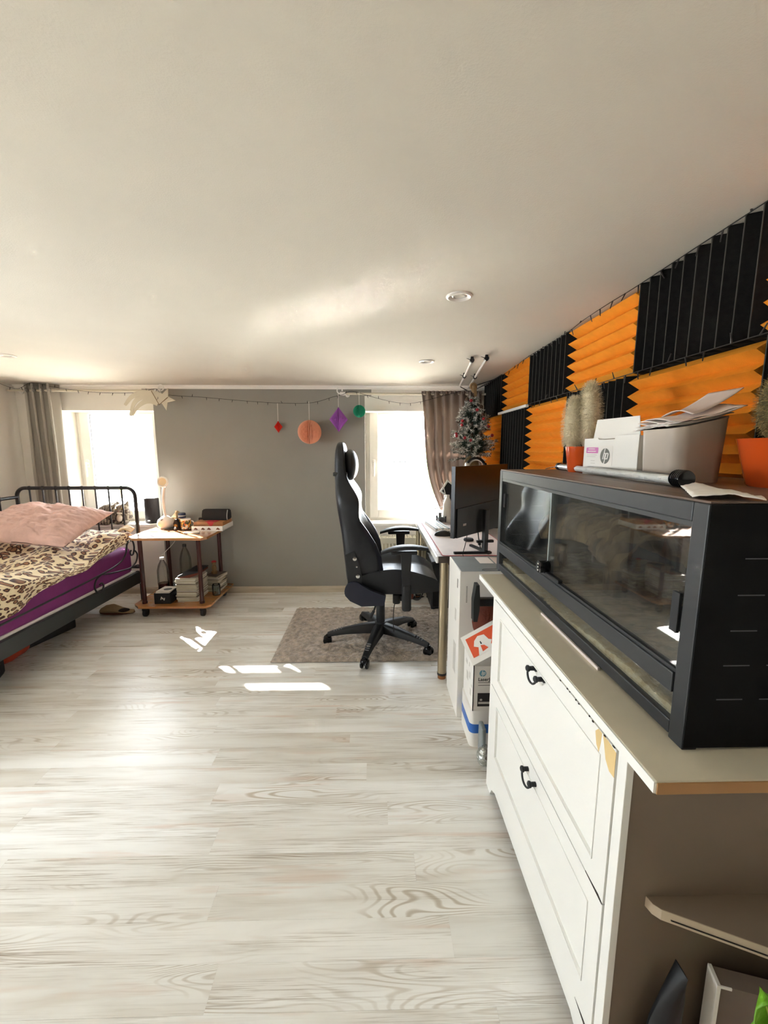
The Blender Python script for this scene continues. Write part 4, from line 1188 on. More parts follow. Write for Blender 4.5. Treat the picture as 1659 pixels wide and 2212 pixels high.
# ------------------------------------------------------------------ desk
DX0, DX1, DY0, DY1, DZ = .335, .955, 2.195, 3.73, .75
dk = root('desk', 'desk with grey wood top, pale edge and round metal legs by the right window', 'desk', (.64, 2.96, 0))
m = MB(); m.box(DX0+.012, DX1, DY0+.012, DY1, DZ-.036, DZ); obj('desktop', m, 'desk', dk, smooth=False)
m = MB(); m.box(DX0, DX0+.012, DY0, DY1, DZ-.036, DZ+.0005, .003); obj('side_edge', m, 'deskw', dk, smooth=False)
m = MB(); m.box(DX0+.012, DX1, DY0, DY0+.012, DZ-.036, DZ+.0005, .002); obj('front_edge', m, 'deskd', dk, smooth=False)
m = MB(); m.box(DX0+.05, DX1-.05, DY0+.05, DY1-.05, DZ-.06, DZ-.036); obj('underframe', m, 'deskd', dk, smooth=False)
for x in (DX0+.055, DX1-.055):
    for y in (DY0+.062, DY1-.13):
        m = MB(); m.cyl((x, y, .035), (x, y, DZ-.036), .026, n=28); lg = obj('leg', m, 'steel', dk)
        m = MB(); m.cyl((x, y, .022), (x, y, .036), .027, n=28); obj('collar', m, 'black', lg)
        m = MB(); m.cyl((x, y, 0), (x, y, .022), .024, n=24); obj('foot', m, 'brass', lg)
# desk mat
dm = root('desk_mat', 'pale pink desk mat with red stitched edge on the desk', 'desk mat', (.56, 2.75, DZ))
m = MB(); m.prism(rrect(.42, 1.08, .02, 4, .582, 2.745), (0, 0, DZ+.0006), (1, 0, 0), (0, 1, 0), (0, 0, .003)); obj('mat_surface', m, 'mat', dm, smooth=False)
m = MB(); m.tube([(a, b, DZ+.0035) for a, b in rrect(.42, 1.08, .02, 4, .582, 2.745)], .0022, 6, closed=True); obj('stitched_edge', m, 'red', dm)
# keyboard
kb = root('keyboard', 'white keyboard with grey keycaps on the desk mat', 'keyboard', (.47, 3.0, DZ))
K0 = Vector((.465, 3.04, DZ+.004)); KU = Vector((.12, -1, 0)).normalized(); KV = Vector((1, .12, 0)).normalized()
m = MB(); m.prism([(-.16, -.055), (.16, -.055), (.16, .055), (-.16, .055)], K0, KU, KV, (0, 0, .016)); obj('case', m, 'white', kb, smooth=False)
for r_ in range(5):
    m = MB(); vv = -.044+r_*.022
    for c in range(14):
        uu = -.149+c*.0229
        m.prism([(uu-.009, vv-.009), (uu+.009, vv-.009), (uu+.009, vv+.009), (uu-.009, vv+.009)], K0+Vector((0, 0, .016)), KU, KV, (0, 0, .009))
    obj('key_row', m, 'keyg' if r_ % 2 == 0 else 'white', kb, smooth=False, kind='stuff')
# mouse
ms = root('computer_mouse', 'black computer mouse on the desk mat beside the keyboard', 'mouse', (.455, 2.75, DZ))
m = MB(); m.ell((.462, 2.745, DZ+.006), (.058, .033, .034), 24, 16, Matrix.Rotation(R(-6), 4, 'Z'))
bmesh.ops.bisect_plane(m.bm, geom=m.bm.verts[:]+m.bm.edges[:]+m.bm.faces[:], plane_co=(0, 0, DZ+.0045), plane_no=(0, 0, -1), clear_outer=True)
obj('shell', m, 'black', ms)
m = MB(); m.cyl((.502, 2.742, DZ+.030), (.502, 2.748, DZ+.030), .006, n=12); obj('wheel', m, 'gasket', ms)
# monitor seen from behind
mo = root('monitor', 'black computer monitor seen from behind on the desk', 'monitor', (.55, 2.35, DZ))
A = Vector((.410, 2.10, 0)); Bv = Vector((.728, 2.42, 0)); U = (Bv-A).normalized(); Nn = Vector((U.y, -U.x, 0))      # towards the camera side
Wd = .56
zb0, zt0 = .872, 1.247
m = MB(); m.prism([(0, zb0), (Wd, zb0), (Wd, zt0), (0, zt0)], A, U, (0, 0, 1), -Nn*.022); obj('screen_housing', m, 'monb', mo, smooth=False)
m = MB(); m.prism([(.01, zb0+.01), (Wd-.01, zb0+.01), (Wd-.01, zt0-.01), (.01, zt0-.01)], A-Nn*.022, U, (0, 0, 1), -Nn*.001); obj('display', m, 'blackg', mo, smooth=False)
m = MB(); m.prism([(.02, zb0), (Wd-.02, zb0), (Wd-.02, zb0+.17), (.02, zb0+.155)], A, U, (0, 0, 1), Nn*.007); obj('back_ridge', m, 'monb', mo, smooth=False)
m = MB(); m.prism([(.075, zb0+.058), (.105, zb0+.058), (.105, zb0+.070), (.075, zb0+.070)], A+Nn*.0071, U, (0, 0, 1), Nn*.0006); obj('badge', m, 'inkl', mo, smooth=False)
sp_ = A+U*.27+Nn*.03
m = MB(); m.box(sp_.x-.018, sp_.x+.018, sp_.y-.012, sp_.y+.012, DZ+.012, zb0+.13, .004, rz=R(45)); m.box(sp_.x-.05, sp_.x+.05, sp_.y-.01, sp_.y+.01, zb0-.06, zb0-.045, .003, rz=R(10)); obj('stand', m, 'monb', mo, smooth=False)
m = MB(); m.prism([(-.009, -.19), (.009, -.19), (.012, .02), (-.012, .02)], (sp_.x+.01, sp_.y-.02, DZ+.0045), (.15, -1, 0), (1, .05, 0), (0, 0, .012)); m.prism([(-.009, -.02), (.009, -.02), (.009, .18), (-.009, .18)], (sp_.x+.01, sp_.y-.02, DZ+.0045), (.9, .5, 0), (-.3, 1, 0), (0, 0, .012)); obj('stand_foot', m, 'monb', mo, smooth=False)
m = MB(); m.tube(smoothpath([(.515, 2.235, zb0+.02), (.500, 2.22, .82), (.487, 2.215, .77), (.484, 2.205, DZ+.008), (.484, 2.185, .745), (.486, 2.18, .70)], 6), .002, 6); tag(obj('cable', m, 'cable'), 'thin black cable hanging from the monitor over the desk edge', 'cable')
m = MB(); m.tube(smoothpath([(.60, 2.36, zb0+.02), (.598, 2.33, .84), (.603, 2.32, .80), (.615, 2.33, .765), (.64, 2.34, .757)], 6), .0035, 6); m.box(.597, .613, 2.315, 2.335, .785, .815, .003); tag(obj('power_plug', m, 'black'), 'black plug and lead dangling below the monitor', 'plug')
gg = root('desk_clock', 'small round dark gadget lying on the desk under the monitor', 'gadget', (.60, 2.60, DZ))
m = MB(); m.lathe((.60, 2.58, DZ+.004), [(0, 0), (.03, 0), (.033, .008), (.028, .016), (0, .018)], 22); obj('body', m, 'rock', gg)

# raised desk shelf behind the monitor carrying the tree
hu = root('desk_shelf', 'dark raised desk shelf behind the monitor under the small tree', 'shelf', (.79, 3.2, DZ))
m = MB(); m.box(.655, .94, 3.02, 3.46, 1.17, 1.19, .002); obj('board', m, 'deskd', hu, smooth=False)
for yy_ in (3.03, 3.44):
    m = MB(); m.box(.665, .935, yy_-.01, yy_+.01, DZ, 1.17); obj('side_panel', m, 'deskd', hu, smooth=False)
# headset on the shelf
hs = root('headset', 'black and white headset lying on the shelf above the monitor', 'headset', (.70, 3.06, 1.19))
m = MB(); m.tube(arc((.745, 3.05, 1.205), .068, 5, 175, 16), .0095, 10); obj('headband', m, 'blackg', hs)
m = MB(); m.tube(arc((.752, 3.062, 1.203), .058, 10, 170, 14), .008, 10); obj('pad', m, 'white', hs)
for sx in (-1, 1):
    m = MB(); m.cyl((.745+sx*.055, 3.05, 1.215), (.745+sx*.078, 3.05, 1.215), .024, n=20, bev=.004); obj('ear_cup', m, 'white' if sx < 0 else 'blackg', hs)

# small things at the window end of the desk
pf = root('picture_frame', 'small white and black frame leaning behind the monitor', 'frame', (.62, 3.5, DZ))
fU = Vector((.80, 0, -.60)); fV = Vector((.55, .25, .78)).normalized()
m = MB()
for a in ([(0, 0), (.16, 0), (.16, .014), (0, .014)], [(0, .11), (.16, .11), (.16, .124), (0, .124)], [(0, 0), (.014, 0), (.014, .124), (0, .124)], [(.146, 0), (.16, 0), (.16, .124), (.146, .124)]): m.prism(a, (.545, 3.45, .985), fU, fV, (0, .012, 0))
obj('frame_bars', m, 'white', pf, smooth=False)
m = MB(); m.prism([(.01, .01), (.15, .01), (.15, .114), (.01, .114)], (.545, 3.457, .985), fU, fV, (0, .006, 0)); obj('picture', m, 'black', pf, smooth=False)
m = MB(); m.box(.60, .68, 3.44, 3.56, DZ, .965, .003); tag(obj('file_holder', m, 'black', smooth=False), 'dark upright organiser behind the monitor beside the curtain', 'organiser')
wb = root('white_bottle', 'white plastic bottle standing behind the monitor', 'bottle', (.575, 3.28, DZ))
m = MB(); m.lathe((.585, 3.28, DZ), [(0, 0), (.036, 0), (.038, .02), (.036, .15), (.02, .19), (.014, .20), (.014, .225), (0, .225)], 22); obj('body', m, 'white', wb)
gj2 = root('glass_jar', 'small glass jar with purple things beside the white bottle on the desk', 'jar', (.525, 3.28, DZ))
m = MB(); m.lathe((.53, 3.25, DZ), [(0, 0.003), (.036, 0), (.043, .012), (.044, .06), (.042, .06), (.040, .012), (0, .008)], 24); obj('body', m, 'glassy', gj2)
m = MB(); m.ell((.53, 3.25, DZ+.03), (.03, .03, .022), 14, 10); m.box(.51, .53, 3.24, 3.26, DZ+.04, DZ+.085, .003, rz=.4); obj('contents', m, 'gasket', gj2)
m = MB(); m.tube(smoothpath([(.44, 3.70, .86), (.455, 3.68, .845), (.472, 3.66, .80), (.476, 3.66, .755)], 5), .0045, 6); m.tube(smoothpath([(.56, 3.42, 1.06), (.585, 3.40, .96), (.565, 3.4, .90), (.60, 3.42, .87), (.50, 3.50, .83)], 6), .004, 6); tag(obj('cable', m, 'cablew'), 'white charging cables hanging before the taupe curtain', 'cable')

# computer case and clutter under the desk
pcx = root('computer_case', 'black computer case on the floor under the desk', 'computer', (.57, 3.45, 0))
m = MB(); m.box(.46, .66, 3.25, 3.63, .032, .43, .006); obj('housing', m, 'black', pcx, smooth=False)
m = MB(); m.box(.475, .645, 3.244, 3.25, .05, .41, .002); obj('front_mesh', m, 'blackg', pcx, smooth=False)
for a in (.48, .64):
    for b in (3.28, 3.60):
        m = MB(); m.cyl((a, b, .0 if b > 3.4 else .016), (a, b, .032), .014, n=12); obj('foot', m, 'black', pcx)
m = MB(); m.tube(smoothpath([(.36, 3.60, .01), (.34, 3.5, .02), (.38, 3.42, .05), (.42, 3.46, .10), (.47, 3.62, .16)], 8), .006, 6); m.tube(smoothpath([(.28, 3.62, .008), (.36, 3.55, .012), (.44, 3.6, .008)], 6), .006, 6); tag(obj('cable', m, 'cable'), 'black cables on the floor by the computer case', 'cable')
m = MB(); m.box(.24, .34, 3.54, 3.62, .0, .19, .006, rz=.15); tag(obj('brown_bag', m, 'rust', smooth=False), 'dark brown bag on the floor behind the chair under the desk', 'bag')

# ------------------------------------------------------------------ small snowy tree
tr2 = root('christmas_tree', 'small snowy artificial christmas tree with red berries on the shelf behind the monitor', 'christmas tree', (.79, 3.2, 1.19))
tc = Vector((.745, 3.2, 1.19))
m = MB(); m.cyl(tc+Vector((0, 0, .05)), tc+Vector((0, 0, .58)), .008, .004, 8); obj('trunk', m, 'cone', tr2)
m = MB(); m.lathe(tc, [(0, 0), (.05, 0), (.058, .02), (.055, .06), (.035, .085), (.012, .10)], 20)
for v in m.bm.verts: v.co += Vector((.006*hash2(v.co.x*60, v.co.z*50), .006*hash2(v.co.y*60, v.co.z*50), 0))
obj('burlap_base', m, 'burlap', tr2)
rn = random.Random(11)
gn, sn_ = MB(), MB(); tips = []
for q in range(190):
    t = rn.random()**.9; h = .085+.44*t
    L = (.175*(1-t)**.8+.035)*rn.uniform(.75, 1.08); a = rn.random()*2*PI
    base = tc+Vector((0, 0, h)); d = Vector((math.cos(a), math.sin(a), rn.uniform(-.15, .4))).normalized()
    tip = base+d*L; tips.append((tip, h))
    for k in range(120):
        f = rn.uniform(.25, 1.03); p = base+d*L*f
        e = (d*rn.uniform(.1, .9)+Vector((rn.uniform(-1, 1), rn.uniform(-1, 1), rn.uniform(-.8, 1)))).normalized()
        s_ = e.cross(Vector((rn.random(), rn.random(), rn.random()))).normalized()*.0026
        ln = rn.uniform(.016, .028)
        (sn_ if (f > .62 and rn.random() < .62) else gn).tri(p-s_, p+s_, p+e*ln)
obj('needles', gn, 'needle', tr2, smooth=False, kind='stuff', recalc=False)
obj('snow_flock', sn_, 'snow', tr2, smooth=False, kind='stuff', recalc=False)
for u, v in ((-.028, .445), (.012, .375), (-.092, .295), (-.098, .265), (.10, .255), (-.135, .20), (-.135, .185), (-.085, .17), (-.045, .150), (.06, .31), (.135, .19)):
    y = 3.2-math.sqrt(max(0, (.19*(1-v/.55)+.03)**2-u*u))
    m = MB(); m.ell((tc.x+u, y, tc.z+v+.06), .0125, 12, 8); obj('berry', m, 'berry', tr2)
for u, v in ((.05, .40), (.06, .34), (-.11, .30), (-.05, .46), (.03, .20)):
    y = 3.2-math.sqrt(max(0, (.17*(1-v/.55)+.03)**2-u*u))
    m = MB(); m.lathe((tc.x+u, y, tc.z+v+.04), [(0, 0), (.014, .006), (.017, .016), (.010, .03), (0, .036)], 9); obj('pine_cone', m, 'cone', tr2)
m = MB(); m.ell(tc+Vector((.005, 0, .60)), (.022, .018, .035), 12, 8); m.prism([(0, 0), (.02, 0), (.028, -.13), (.006, -.12)], tc+Vector((0, -.02, .60)), (1, 0, 0), (0, 0, 1), (0, .003, 0)); m.tube(arc(tc+Vector((.0, 0, .615)), .022, 0, 360, 12), .008, 8); obj('burlap_bow', m, 'burlap', tr2)

# ------------------------------------------------------------------ gaming chair
CC = Vector((.035, 2.715, 0))
gc = root('gaming_chair', 'black gaming chair with head pillow and armrests facing the desk', 'chair', tuple(CC))
wheels = [(-.331, 2.693), (-.067, 2.363), (.344, 2.516), (.276, 2.942), (-.095, 3.066)]
m = MB(); m.lathe((CC.x, CC.y, .085), [(0, 0), (.052, 0), (.056, .02), (.050, .055), (.034, .07), (0, .07)], 24); obj('hub', m, 'black', gc)
for x, y in wheels:
    e = Vector((x, y, 0)); d = (e-CC); d.z = 0; L = d.length; d.normalize(); s_ = Vector((-d.y, d.x, 0))
    rings = []
    for f, hw, z0, z1 in ((.10, .034, .085, .150), (.35, .030, .085, .142), (.65, .024, .080, .122), (.88, .021, .070, .100), (1.0, .019, .062, .086)):
        c = CC+d*L*f
        rings.append([c+s_*hw*a+Vector((0, 0, z)) for a, z in ((-1, z0), (-1.0, z1-.012), (-.6, z1), (.6, z1), (1, z1-.012), (1, z0))])
    m = MB(); m.loft(rings); sp2 = obj('base_spoke', m, 'black', gc, ang=50)
    m = MB()
    for q in range(4):
        c = CC+d*L*(.74+.045*q); m.box(c.x-.013, c.x+.013, c.y-.0035, c.y+.0035, .113-q*.006, .121-q*.006, .002, rz=math.atan2(s_.y, s_.x))
    obj('grip_ribs', m, 'gasket', sp2, smooth=False)
    m = MB()
    for k in (-1, 1):
        c = Vector((x, y, .034))+s_*.016*k; m.cyl(c-s_*.009, c+s_*.009, .030, n=20, bev=.006)
    m.ell((x, y, .05), (.028, .028, .022), 14, 9); m.cyl((x, y, .05), (x, y, .075), .010, n=10)
    obj('caster', m, 'blackg', gc)
m = MB(); m.cyl((CC.x, CC.y, .14), (CC.x, CC.y, .29), .030, n=24, bev=.003); m.cyl((CC.x, CC.y, .29), (CC.x, CC.y, .41), .0225, n=20); m.cyl((CC.x, CC.y, .33), (CC.x, CC.y, .40), .027, n=20); obj('gas_lift', m, 'black', gc)
m = MB(); m.box(CC.x-.13, CC.x+.16, CC.y-.10, CC.y+.10, .395, .435, .01); m.box(CC.x+.12, CC.x+.18, CC.y-.2, CC.y-.12, .375, .41, .006); m.cyl((CC.x+.10, CC.y-.19, .36), (CC.x+.10, CC.y-.19, .42), .024, n=18, bev=.004); obj('seat_mechanism', m, 'black', gc)
m = MB(); m.tube(smoothpath([(CC.x-.02, CC.y-.10, .40), (CC.x-.03, CC.y-.19, .36), (CC.x-.045, CC.y-.23, .325)], 4), .006, 8); m.cyl((CC.x-.045, CC.y-.23, .325), (CC.x-.068, CC.y-.245, .285), .009, .011, 10); obj('tilt_lever', m, 'black', gc)
# seat
SX0, SX1 = CC.x-.20, CC.x+.385
yC = CC.y
def seat(u, v):
    x = SX0+(SX1-SX0)*u; t = 2*v-1
    ys = yC+t*.255*(1-.08*max(0, u-.8)/.2)
    bol = .055*max(0, (abs(t)-.55)/.45)**.8*(math.sin(min(1, u/.85)*PI*.9)+.25)
    zt_ = .515+bol+.018*math.sin(u*PI)-.055*max(0, (u-.82)/.18)**2
    return (x, ys, zt_)
m = MB(); nu, nv = 26, 26
top = [[m.bm.verts.new(Vector(seat(i/nu, j/nv))) for i in range(nu+1)] for j in range(nv+1)]
bot = [[m.bm.verts.new(Vector((seat(i/nu, j/nv)[0]*.0+SX0+.02+(SX1-SX0-.035)*i/nu, yC+(2*j/nv-1)*.225, .432+.018*max(0, i/nu-.75)/.25))) for i in range(nu+1)] for j in range(nv+1)]
for j in range(nv):
    for i in range(nu):
        m.bm.faces.new((top[j][i], top[j][i+1], top[j+1][i+1], top[j+1][i])); m.bm.faces.new((bot[j][i], bot[j+1][i], bot[j+1][i+1], bot[j][i+1]))
for i in range(nu):
    m.bm.faces.new((top[0][i], bot[0][i], bot[0][i+1], top[0][i+1])); m.bm.faces.new((top[nv][i], top[nv][i+1], bot[nv][i+1], bot[nv][i]))
for j in range(nv):
    m.bm.faces.new((top[j][0], top[j+1][0], bot[j+1][0], bot[j][0])); m.bm.faces.new((top[j][nu], bot[j][nu], bot[j+1][nu], top[j+1][nu]))
obj('seat', m, 'blackl', gc, ang=60)
# backrest lofted along its height: z, rear x, front x in the middle, front x of the side wings, half width
BK = [(.455, -.185, -.10, -.01, .19), (.52, -.192, -.085, .035, .235), (.60, -.198, -.085, .040, .258), (.68, -.205, -.095, .028, .265), (.76, -.212, -.11, -.005, .262), (.84, -.222, -.12, -.055, .255), (.90, -.232, -.13, -.098, .252),
      (.955, -.240, -.14, -.105, .262), (1.01, -.247, -.15, -.093, .27), (1.06, -.252, -.155, -.108, .262), (1.11, -.256, -.165, -.145, .225), (1.16, -.259, -.180, -.178, .19), (1.22, -.260, -.195, -.192, .178), (1.30, -.258, -.195, -.194, .17), (1.355, -.250, -.198, -.196, .15), (1.385, -.238, -.210, -.210, .10)]
rings = []
for z, xr, xc, xw, hw in BK:
    dx = CC.x-.03
    rg = []
    for a, b in ((-1, .55), (-.98, .9), (-.90, 1.0), (-.72, .85), (-.5, .25), (0, 0), (.5, .25), (.72, .85), (.90, 1.0), (.98, .9), (1, .55)):
        rg.append((dx+xc+(xw-xc)*b if b < .8 else dx+xc+(xw-xc)*b, yC+hw*a, z))
    for a, b in ((1, 0.35), (.92, .08), (.6, 0), (0, -.0), (-.6, 0), (-.92, .08), (-1, .35)):
        rg.append((dx+xr+(xc-xr)*b, yC+hw*a, z))
    rings.append(rg)
m = MB(); m.loft(rings); bk = obj('backrest', m, 'blackl', gc, ang=70, sub=1)
# navy front of the side wings
m = MB()
for sgn in (-1, 1):
    rg = []
    for z, xr, xc, xw, hw in BK[1:7]:
        dx = CC.x-.03
        rg.append([(dx+xw-.018, yC+sgn*(hw+.002), z), (dx+xw+.004, yC+sgn*(hw-.012), z), (dx+xw+.004, yC+sgn*(hw-.035), z), (dx+xw-.02, yC+sgn*(hw-.06), z)])
    m.loft(rg)
obj('wing_trim', m, 'navy', gc, ang=70)
# head pillow and straps
m = MB(); m.ell((CC.x-.03-.165, yC, 1.235), (.052, .135, .10), 24, 16); obj('head_pillow', m, 'blackl', gc)
m = MB(); m.box(CC.x-.03-.2625, CC.x-.03-.178, yC-.181, yC+.181, 1.172, 1.195, .004); obj('pillow_strap', m, 'black', gc, smooth=False)
# recliner brackets and bolts
for sgn in (-1, 1):
    yb = yC+sgn*.268
    P0 = [(-.245+.0, .70), (-.195, .72), (-.165, .66), (-.150, .57), (-.150, .47), (-.235, .47), (-.235, .57)]
    m = MB(); m.prism([(CC.x+.03+p[0], p[1]) for p in P0], (0, yb, 0), (1, 0, 0), (0, 0, 1), (0, -sgn*.012, 0)); br = obj('recliner_bracket', m, 'black', gc, smooth=False)
    for (bx1, bz1, rr) in ((-.190, .675, .013), (-.178, .625, .006), (-.172, .565, .013)):
        m = MB(); m.cyl((CC.x+.03+bx1, yb-sgn*.006+sgn*.0, bz1), (CC.x+.03+bx1, yb+sgn*.008, bz1), rr, n=16, bev=.002); obj('bolt', m, 'chrome', br)
    m = MB(); m.prism([(CC.x-.165+.06*math.cos(R(a)), .470+.062*math.sin(R(a))) for a in range(40, 220, 15)]+[(CC.x-.19, .41), (CC.x-.12, .375), (CC.x+.02, .38), (CC.x+.03, .44), (CC.x-.06, .475)], (0, yb-sgn*.012, 0), (1, 0, 0), (0, 0, 1), (0, sgn*.030, 0)); obj('recliner_cover', m, 'navy', gc, ang=50)
# armrests
for sgn, zz in ((-1, .735), (1, .745)):
    ya = yC+sgn*.285
    rings = []
    for u in range(13):
        t = u/12; x = CC.x+.0+.285*t; hw = .045*math.sin(PI*(.12+.76*t))**.4; z = zz+.012*math.sin(PI*t)-.022*(1-t)**3
        th_ = .020*math.sin(PI*(.1+.8*t))**.4
        rings.append([(x, ya+hw*math.cos(a), z+th_*.5*math.sin(a)+(th_*.4 if math.sin(a) > 0 else 0)) for a in [2*PI*i/14 for i in range(14)]])
    m = MB(); m.loft(rings); ar = obj('armrest_pad', m, 'black', gc, ang=60)
    m = MB(); m.box(CC.x+.06, CC.x+.22, ya-.02, ya+.02, zz-.030, zz-.008, .006); m.prism([(CC.x+.12, zz-.02), (CC.x+.185, zz-.02), (CC.x+.170, .40), (CC.x+.135, .40)], (0, ya-.022, 0), (1, 0, 0), (0, 0, 1), (0, .044, 0)); obj('armrest_post', m, 'black', gc, smooth=False)
    m = MB(); m.box(CC.x+.128, CC.x+.185, ya-.026, ya+.026, .345, .52, .016); m.box(CC.x+.135, CC.x+.18, min(yC, ya), max(yC, ya), .400, .425); obj('armrest_sleeve', m, 'black', gc, ang=50)
m = MB(); m.tube(smoothpath([(CC.x+.12, CC.y-.1, .395), (CC.x+.09, CC.y-.14, .33), (CC.x+.082, CC.y-.15, .24), (CC.x+.085, CC.y-.16, .15)], 5), .003, 6); obj('spring_wire', m, 'cable', gc)
# ------------------------------------------------------------------ tall white carton, printer carton, canister
tb = root('tall_carton', 'tall narrow white carton with grey top standing between desk and cabinet', 'carton', (.56, 2.03, 0))
bx0, bx1, by0, by1, bz = .405, .80, 1.89, 2.175, .757
m = MB(); m.box(bx0, bx1, by0, by1, 0, bz, .002); obj('carton_body', m, 'card', tb, smooth=False)
m = MB(); m.box(bx0+.006, bx1-.003, by0+.004, by1-.004, bz-.001, bz+.0012); obj('grey_top', m, 'cardg', tb, smooth=False)
m = MB(); m.box(.535, .605, 2.03, 2.15, bz+.0013, bz+.002); obj('label_sheet', m, 'paper', tb, smooth=False)
m = MB(); m.box(.615, .70, 2.02, 2.15, bz+.0013, bz+.002); obj('label_sheet', m, 'paperp', tb, smooth=False)
m = MB(); m.tube([(x, y, bz+.0016) for x, y in ((.62, by0+.008), (.525, by0+.008), (.515, by0+.02), (.522, by0+.034), (.54, by0+.038), (.62, by0+.038))], .0012, 5); obj('carry_slot', m, 'inkd', tb)
m = MB()
rn = random.Random(2)
for q in range(14):
    z = .685-.006*q
    m.box(.436, .442, by0-.0006, by0, z-.0035, z-.0005)
m.box(bx0-.0006, bx0, by0+.045, by0+.062, .66, .705)
obj('small_print', m, 'inkg', tb, smooth=False)
m = MB(); m.box(bx0-.0006, bx0, by0+.06, by0+.12, .20, .36); m.box(bx0-.0006, bx0, by0+.07, by0+.1, .48, .54); obj('faded_print', m, 'inkl', tb, smooth=False)
# canister with blue band
cn = root('white_canister', 'white plastic canister with a blue band on the floor beside the cabinet', 'canister', (.52, 1.76, 0))
m = MB(); m.prism(rrect(.20, .19, .022, 4, .523, 1.775), (0, 0, 0), (1, 0, 0), (0, 1, 0), (0, 0, .178)); obj('tub', m, 'white', cn, ang=40)
m = MB(); m.prism(rrect(.202, .192, .023, 4, .523, 1.775), (0, 0, .068), (1, 0, 0), (0, 1, 0), (0, 0, .043)); obj('blue_band', m, 'tapeb', cn, ang=40)
# printer carton
pb = root('printer_carton', 'white printer carton with round blue emblem and open lid, standing on the canister', 'carton', (.54, 1.77, .18))
px0, px1, py0, py1, pz0, pz1 = .430, .60, 1.680, 1.86, .1785, .394
m = MB(); m.box(px0, px1, py0, py1, pz0, pz1-.003); obj('carton_body', m, 'card', pb, smooth=False)
m = MB(); m.box(px0+.0, px1, py0-.0012, py0, pz0, pz1-.003); obj('front_panel', m, 'paper', pb, smooth=False)
m = MB(); m.box(px0+.0, px0+.004, py0-.002, py0+.001, pz0, pz1); obj('dark_seam', m, 'inkd', pb, smooth=False)
Ul = Vector((.80, -.10, .52)).normalized(); L0 = Vector((px0-.002, py0-.002, pz1))
Vl = Vector((-.25, .95, .55)).normalized()*1.0
m = MB(); m.prism([(0, 0), (.20, 0), (.20, .145), (0, .145)], L0, Ul, Vl, Ul.cross(Vl)*.003); lid = obj('open_lid', m, 'card', pb, smooth=False)
Wl = Ul.cross(Vl).normalized(); sg = 1 if Wl.y < 0 else -1; Oe = L0+(Wl*.0034 if sg > 0 else -Wl*.0005)
def lidpoly(mat, nm, pts, k): 
    m = MB(); m.prism(pts, Oe+Wl*sg*.0004*k, Ul, Vl, Wl*sg*.0003); obj(nm, m, mat, lid, smooth=False)
lidpoly('orange', 'orange_print', [(.018, .028), (.16, .028), (.16, .125), (.018, .125)], 1)
lidpoly('card', 'hand_print', [(.045, .027), (.16, .027), (.15, .050), (.115, .075), (.105, .105), (.075, .112), (.052, .098), (.040, .075), (.058, .062)], 2)
lidpoly('orange', 'hand_gap_print', [(.068, .035), (.098, .040), (.086, .060), (.070, .066)], 3)
lidpoly('orange', 'hand_gap_print', [(.115, .050), (.140, .048), (.128, .068)], 3)
lidpoly('inkd', 'clip_print', [(.073, .070), (.080, .070), (.078, .084), (.074, .084)], 3)
hp_mark(pb, (.472, py0-.0013, .358), (1, 0, 0), (0, 0, 1), .015, 'blue', 'white')
text('LaserJet', .022, (.452, py0-.0014, .322), (1, 0, 0), (0, 0, 1), 'inkd', pb, bold=.0004)
m = MB()
for z, l in ((.313, .07), (.300, .055)): m.box(.453, .453+l, py0-.0018, py0-.0011, z, z+.0025)
obj('small_print', m, 'inkg', pb, smooth=False)
m = MB(); m.box(.452, .56, py0-.0018, py0-.0011, .200, .264); obj('photo_print', m, 'inkd', pb, smooth=False)
m = MB(); m.box(.456, .56, py0-.0022, py0-.0017, .212, .222); m.ell((.468, py0-.002, .232), (.006, .0008, .005), 10, 6); obj('printer_picture', m, 'inkl', pb, smooth=False)
m = MB()
for a, b, c, d in ((.012, .03, .30, .31), (.05, .07, .32, .35), (.09, .12, .29, .33), (.03, .05, .25, .28), (.11, .14, .36, .38), (.07, .08, .37, .39)): m.box(px0-.0006, px0, py0+a, py0+b, c-.02, d-.02)
obj('side_print', m, 'inkl', pb, smooth=False)
# brown suede cushion and black T stand
m = MB(); m.ell((.545, 1.835, .515), (.085, .05, .115), 20, 14, Matrix.Rotation(R(-25), 4, 'Y'))
for v in m.bm.verts: v.co += Vector((0, 0, .012*hash2(v.co.x*20, v.co.z*18)))
tag(obj('suede_bag', m, 'rust'), 'rust brown suede bag wedged behind the open printer carton lid', 'bag')
ts = root('stand_foot', 'black T shaped stand end sticking out behind the white cabinet', 'stand', (.50, 1.76, .65))
m = MB(); m.prism([(-.012, -.085), (.006, -.085), (.014, -.03), (.014, .03), (.010, .085), (-.004, .085), (-.014, .01)], (.450, 1.74, .655), (1, 0, 0), (0, 0, 1), (0, .045, 0)); obj('crossbar', m, 'railb', ts, ang=25)
m = MB(); m.box(.456, .70, 1.75, 1.78, .637, .673, .004); obj('stem', m, 'black', ts, smooth=False)
m = MB(); m.cyl((.69, 1.765, 0), (.69, 1.765, .66), .012, n=14); obj('pole', m, 'black', ts)
fb = root('foil_ball', 'crumpled silvery ball on the floor at the cabinet corner', 'ball', (.455, 1.575, 0))
m = MB(); m.ell((.465, 1.575, .042), (.034, .034, .042), 22, 16)
for v in m.bm.verts: v.co += Vector((1, 1, 1))*.006*hash2(v.co.x*70+v.co.y*50, v.co.z*60)
obj('foil', m, 'foil', fb, ang=20)
m = MB(); m.box(.455, .475, 1.60, 1.66, .0, .145, .006); tag(obj('grey_pouch', m, 'cardg', smooth=False), 'grey plastic pouch standing behind the silvery ball', 'pouch')

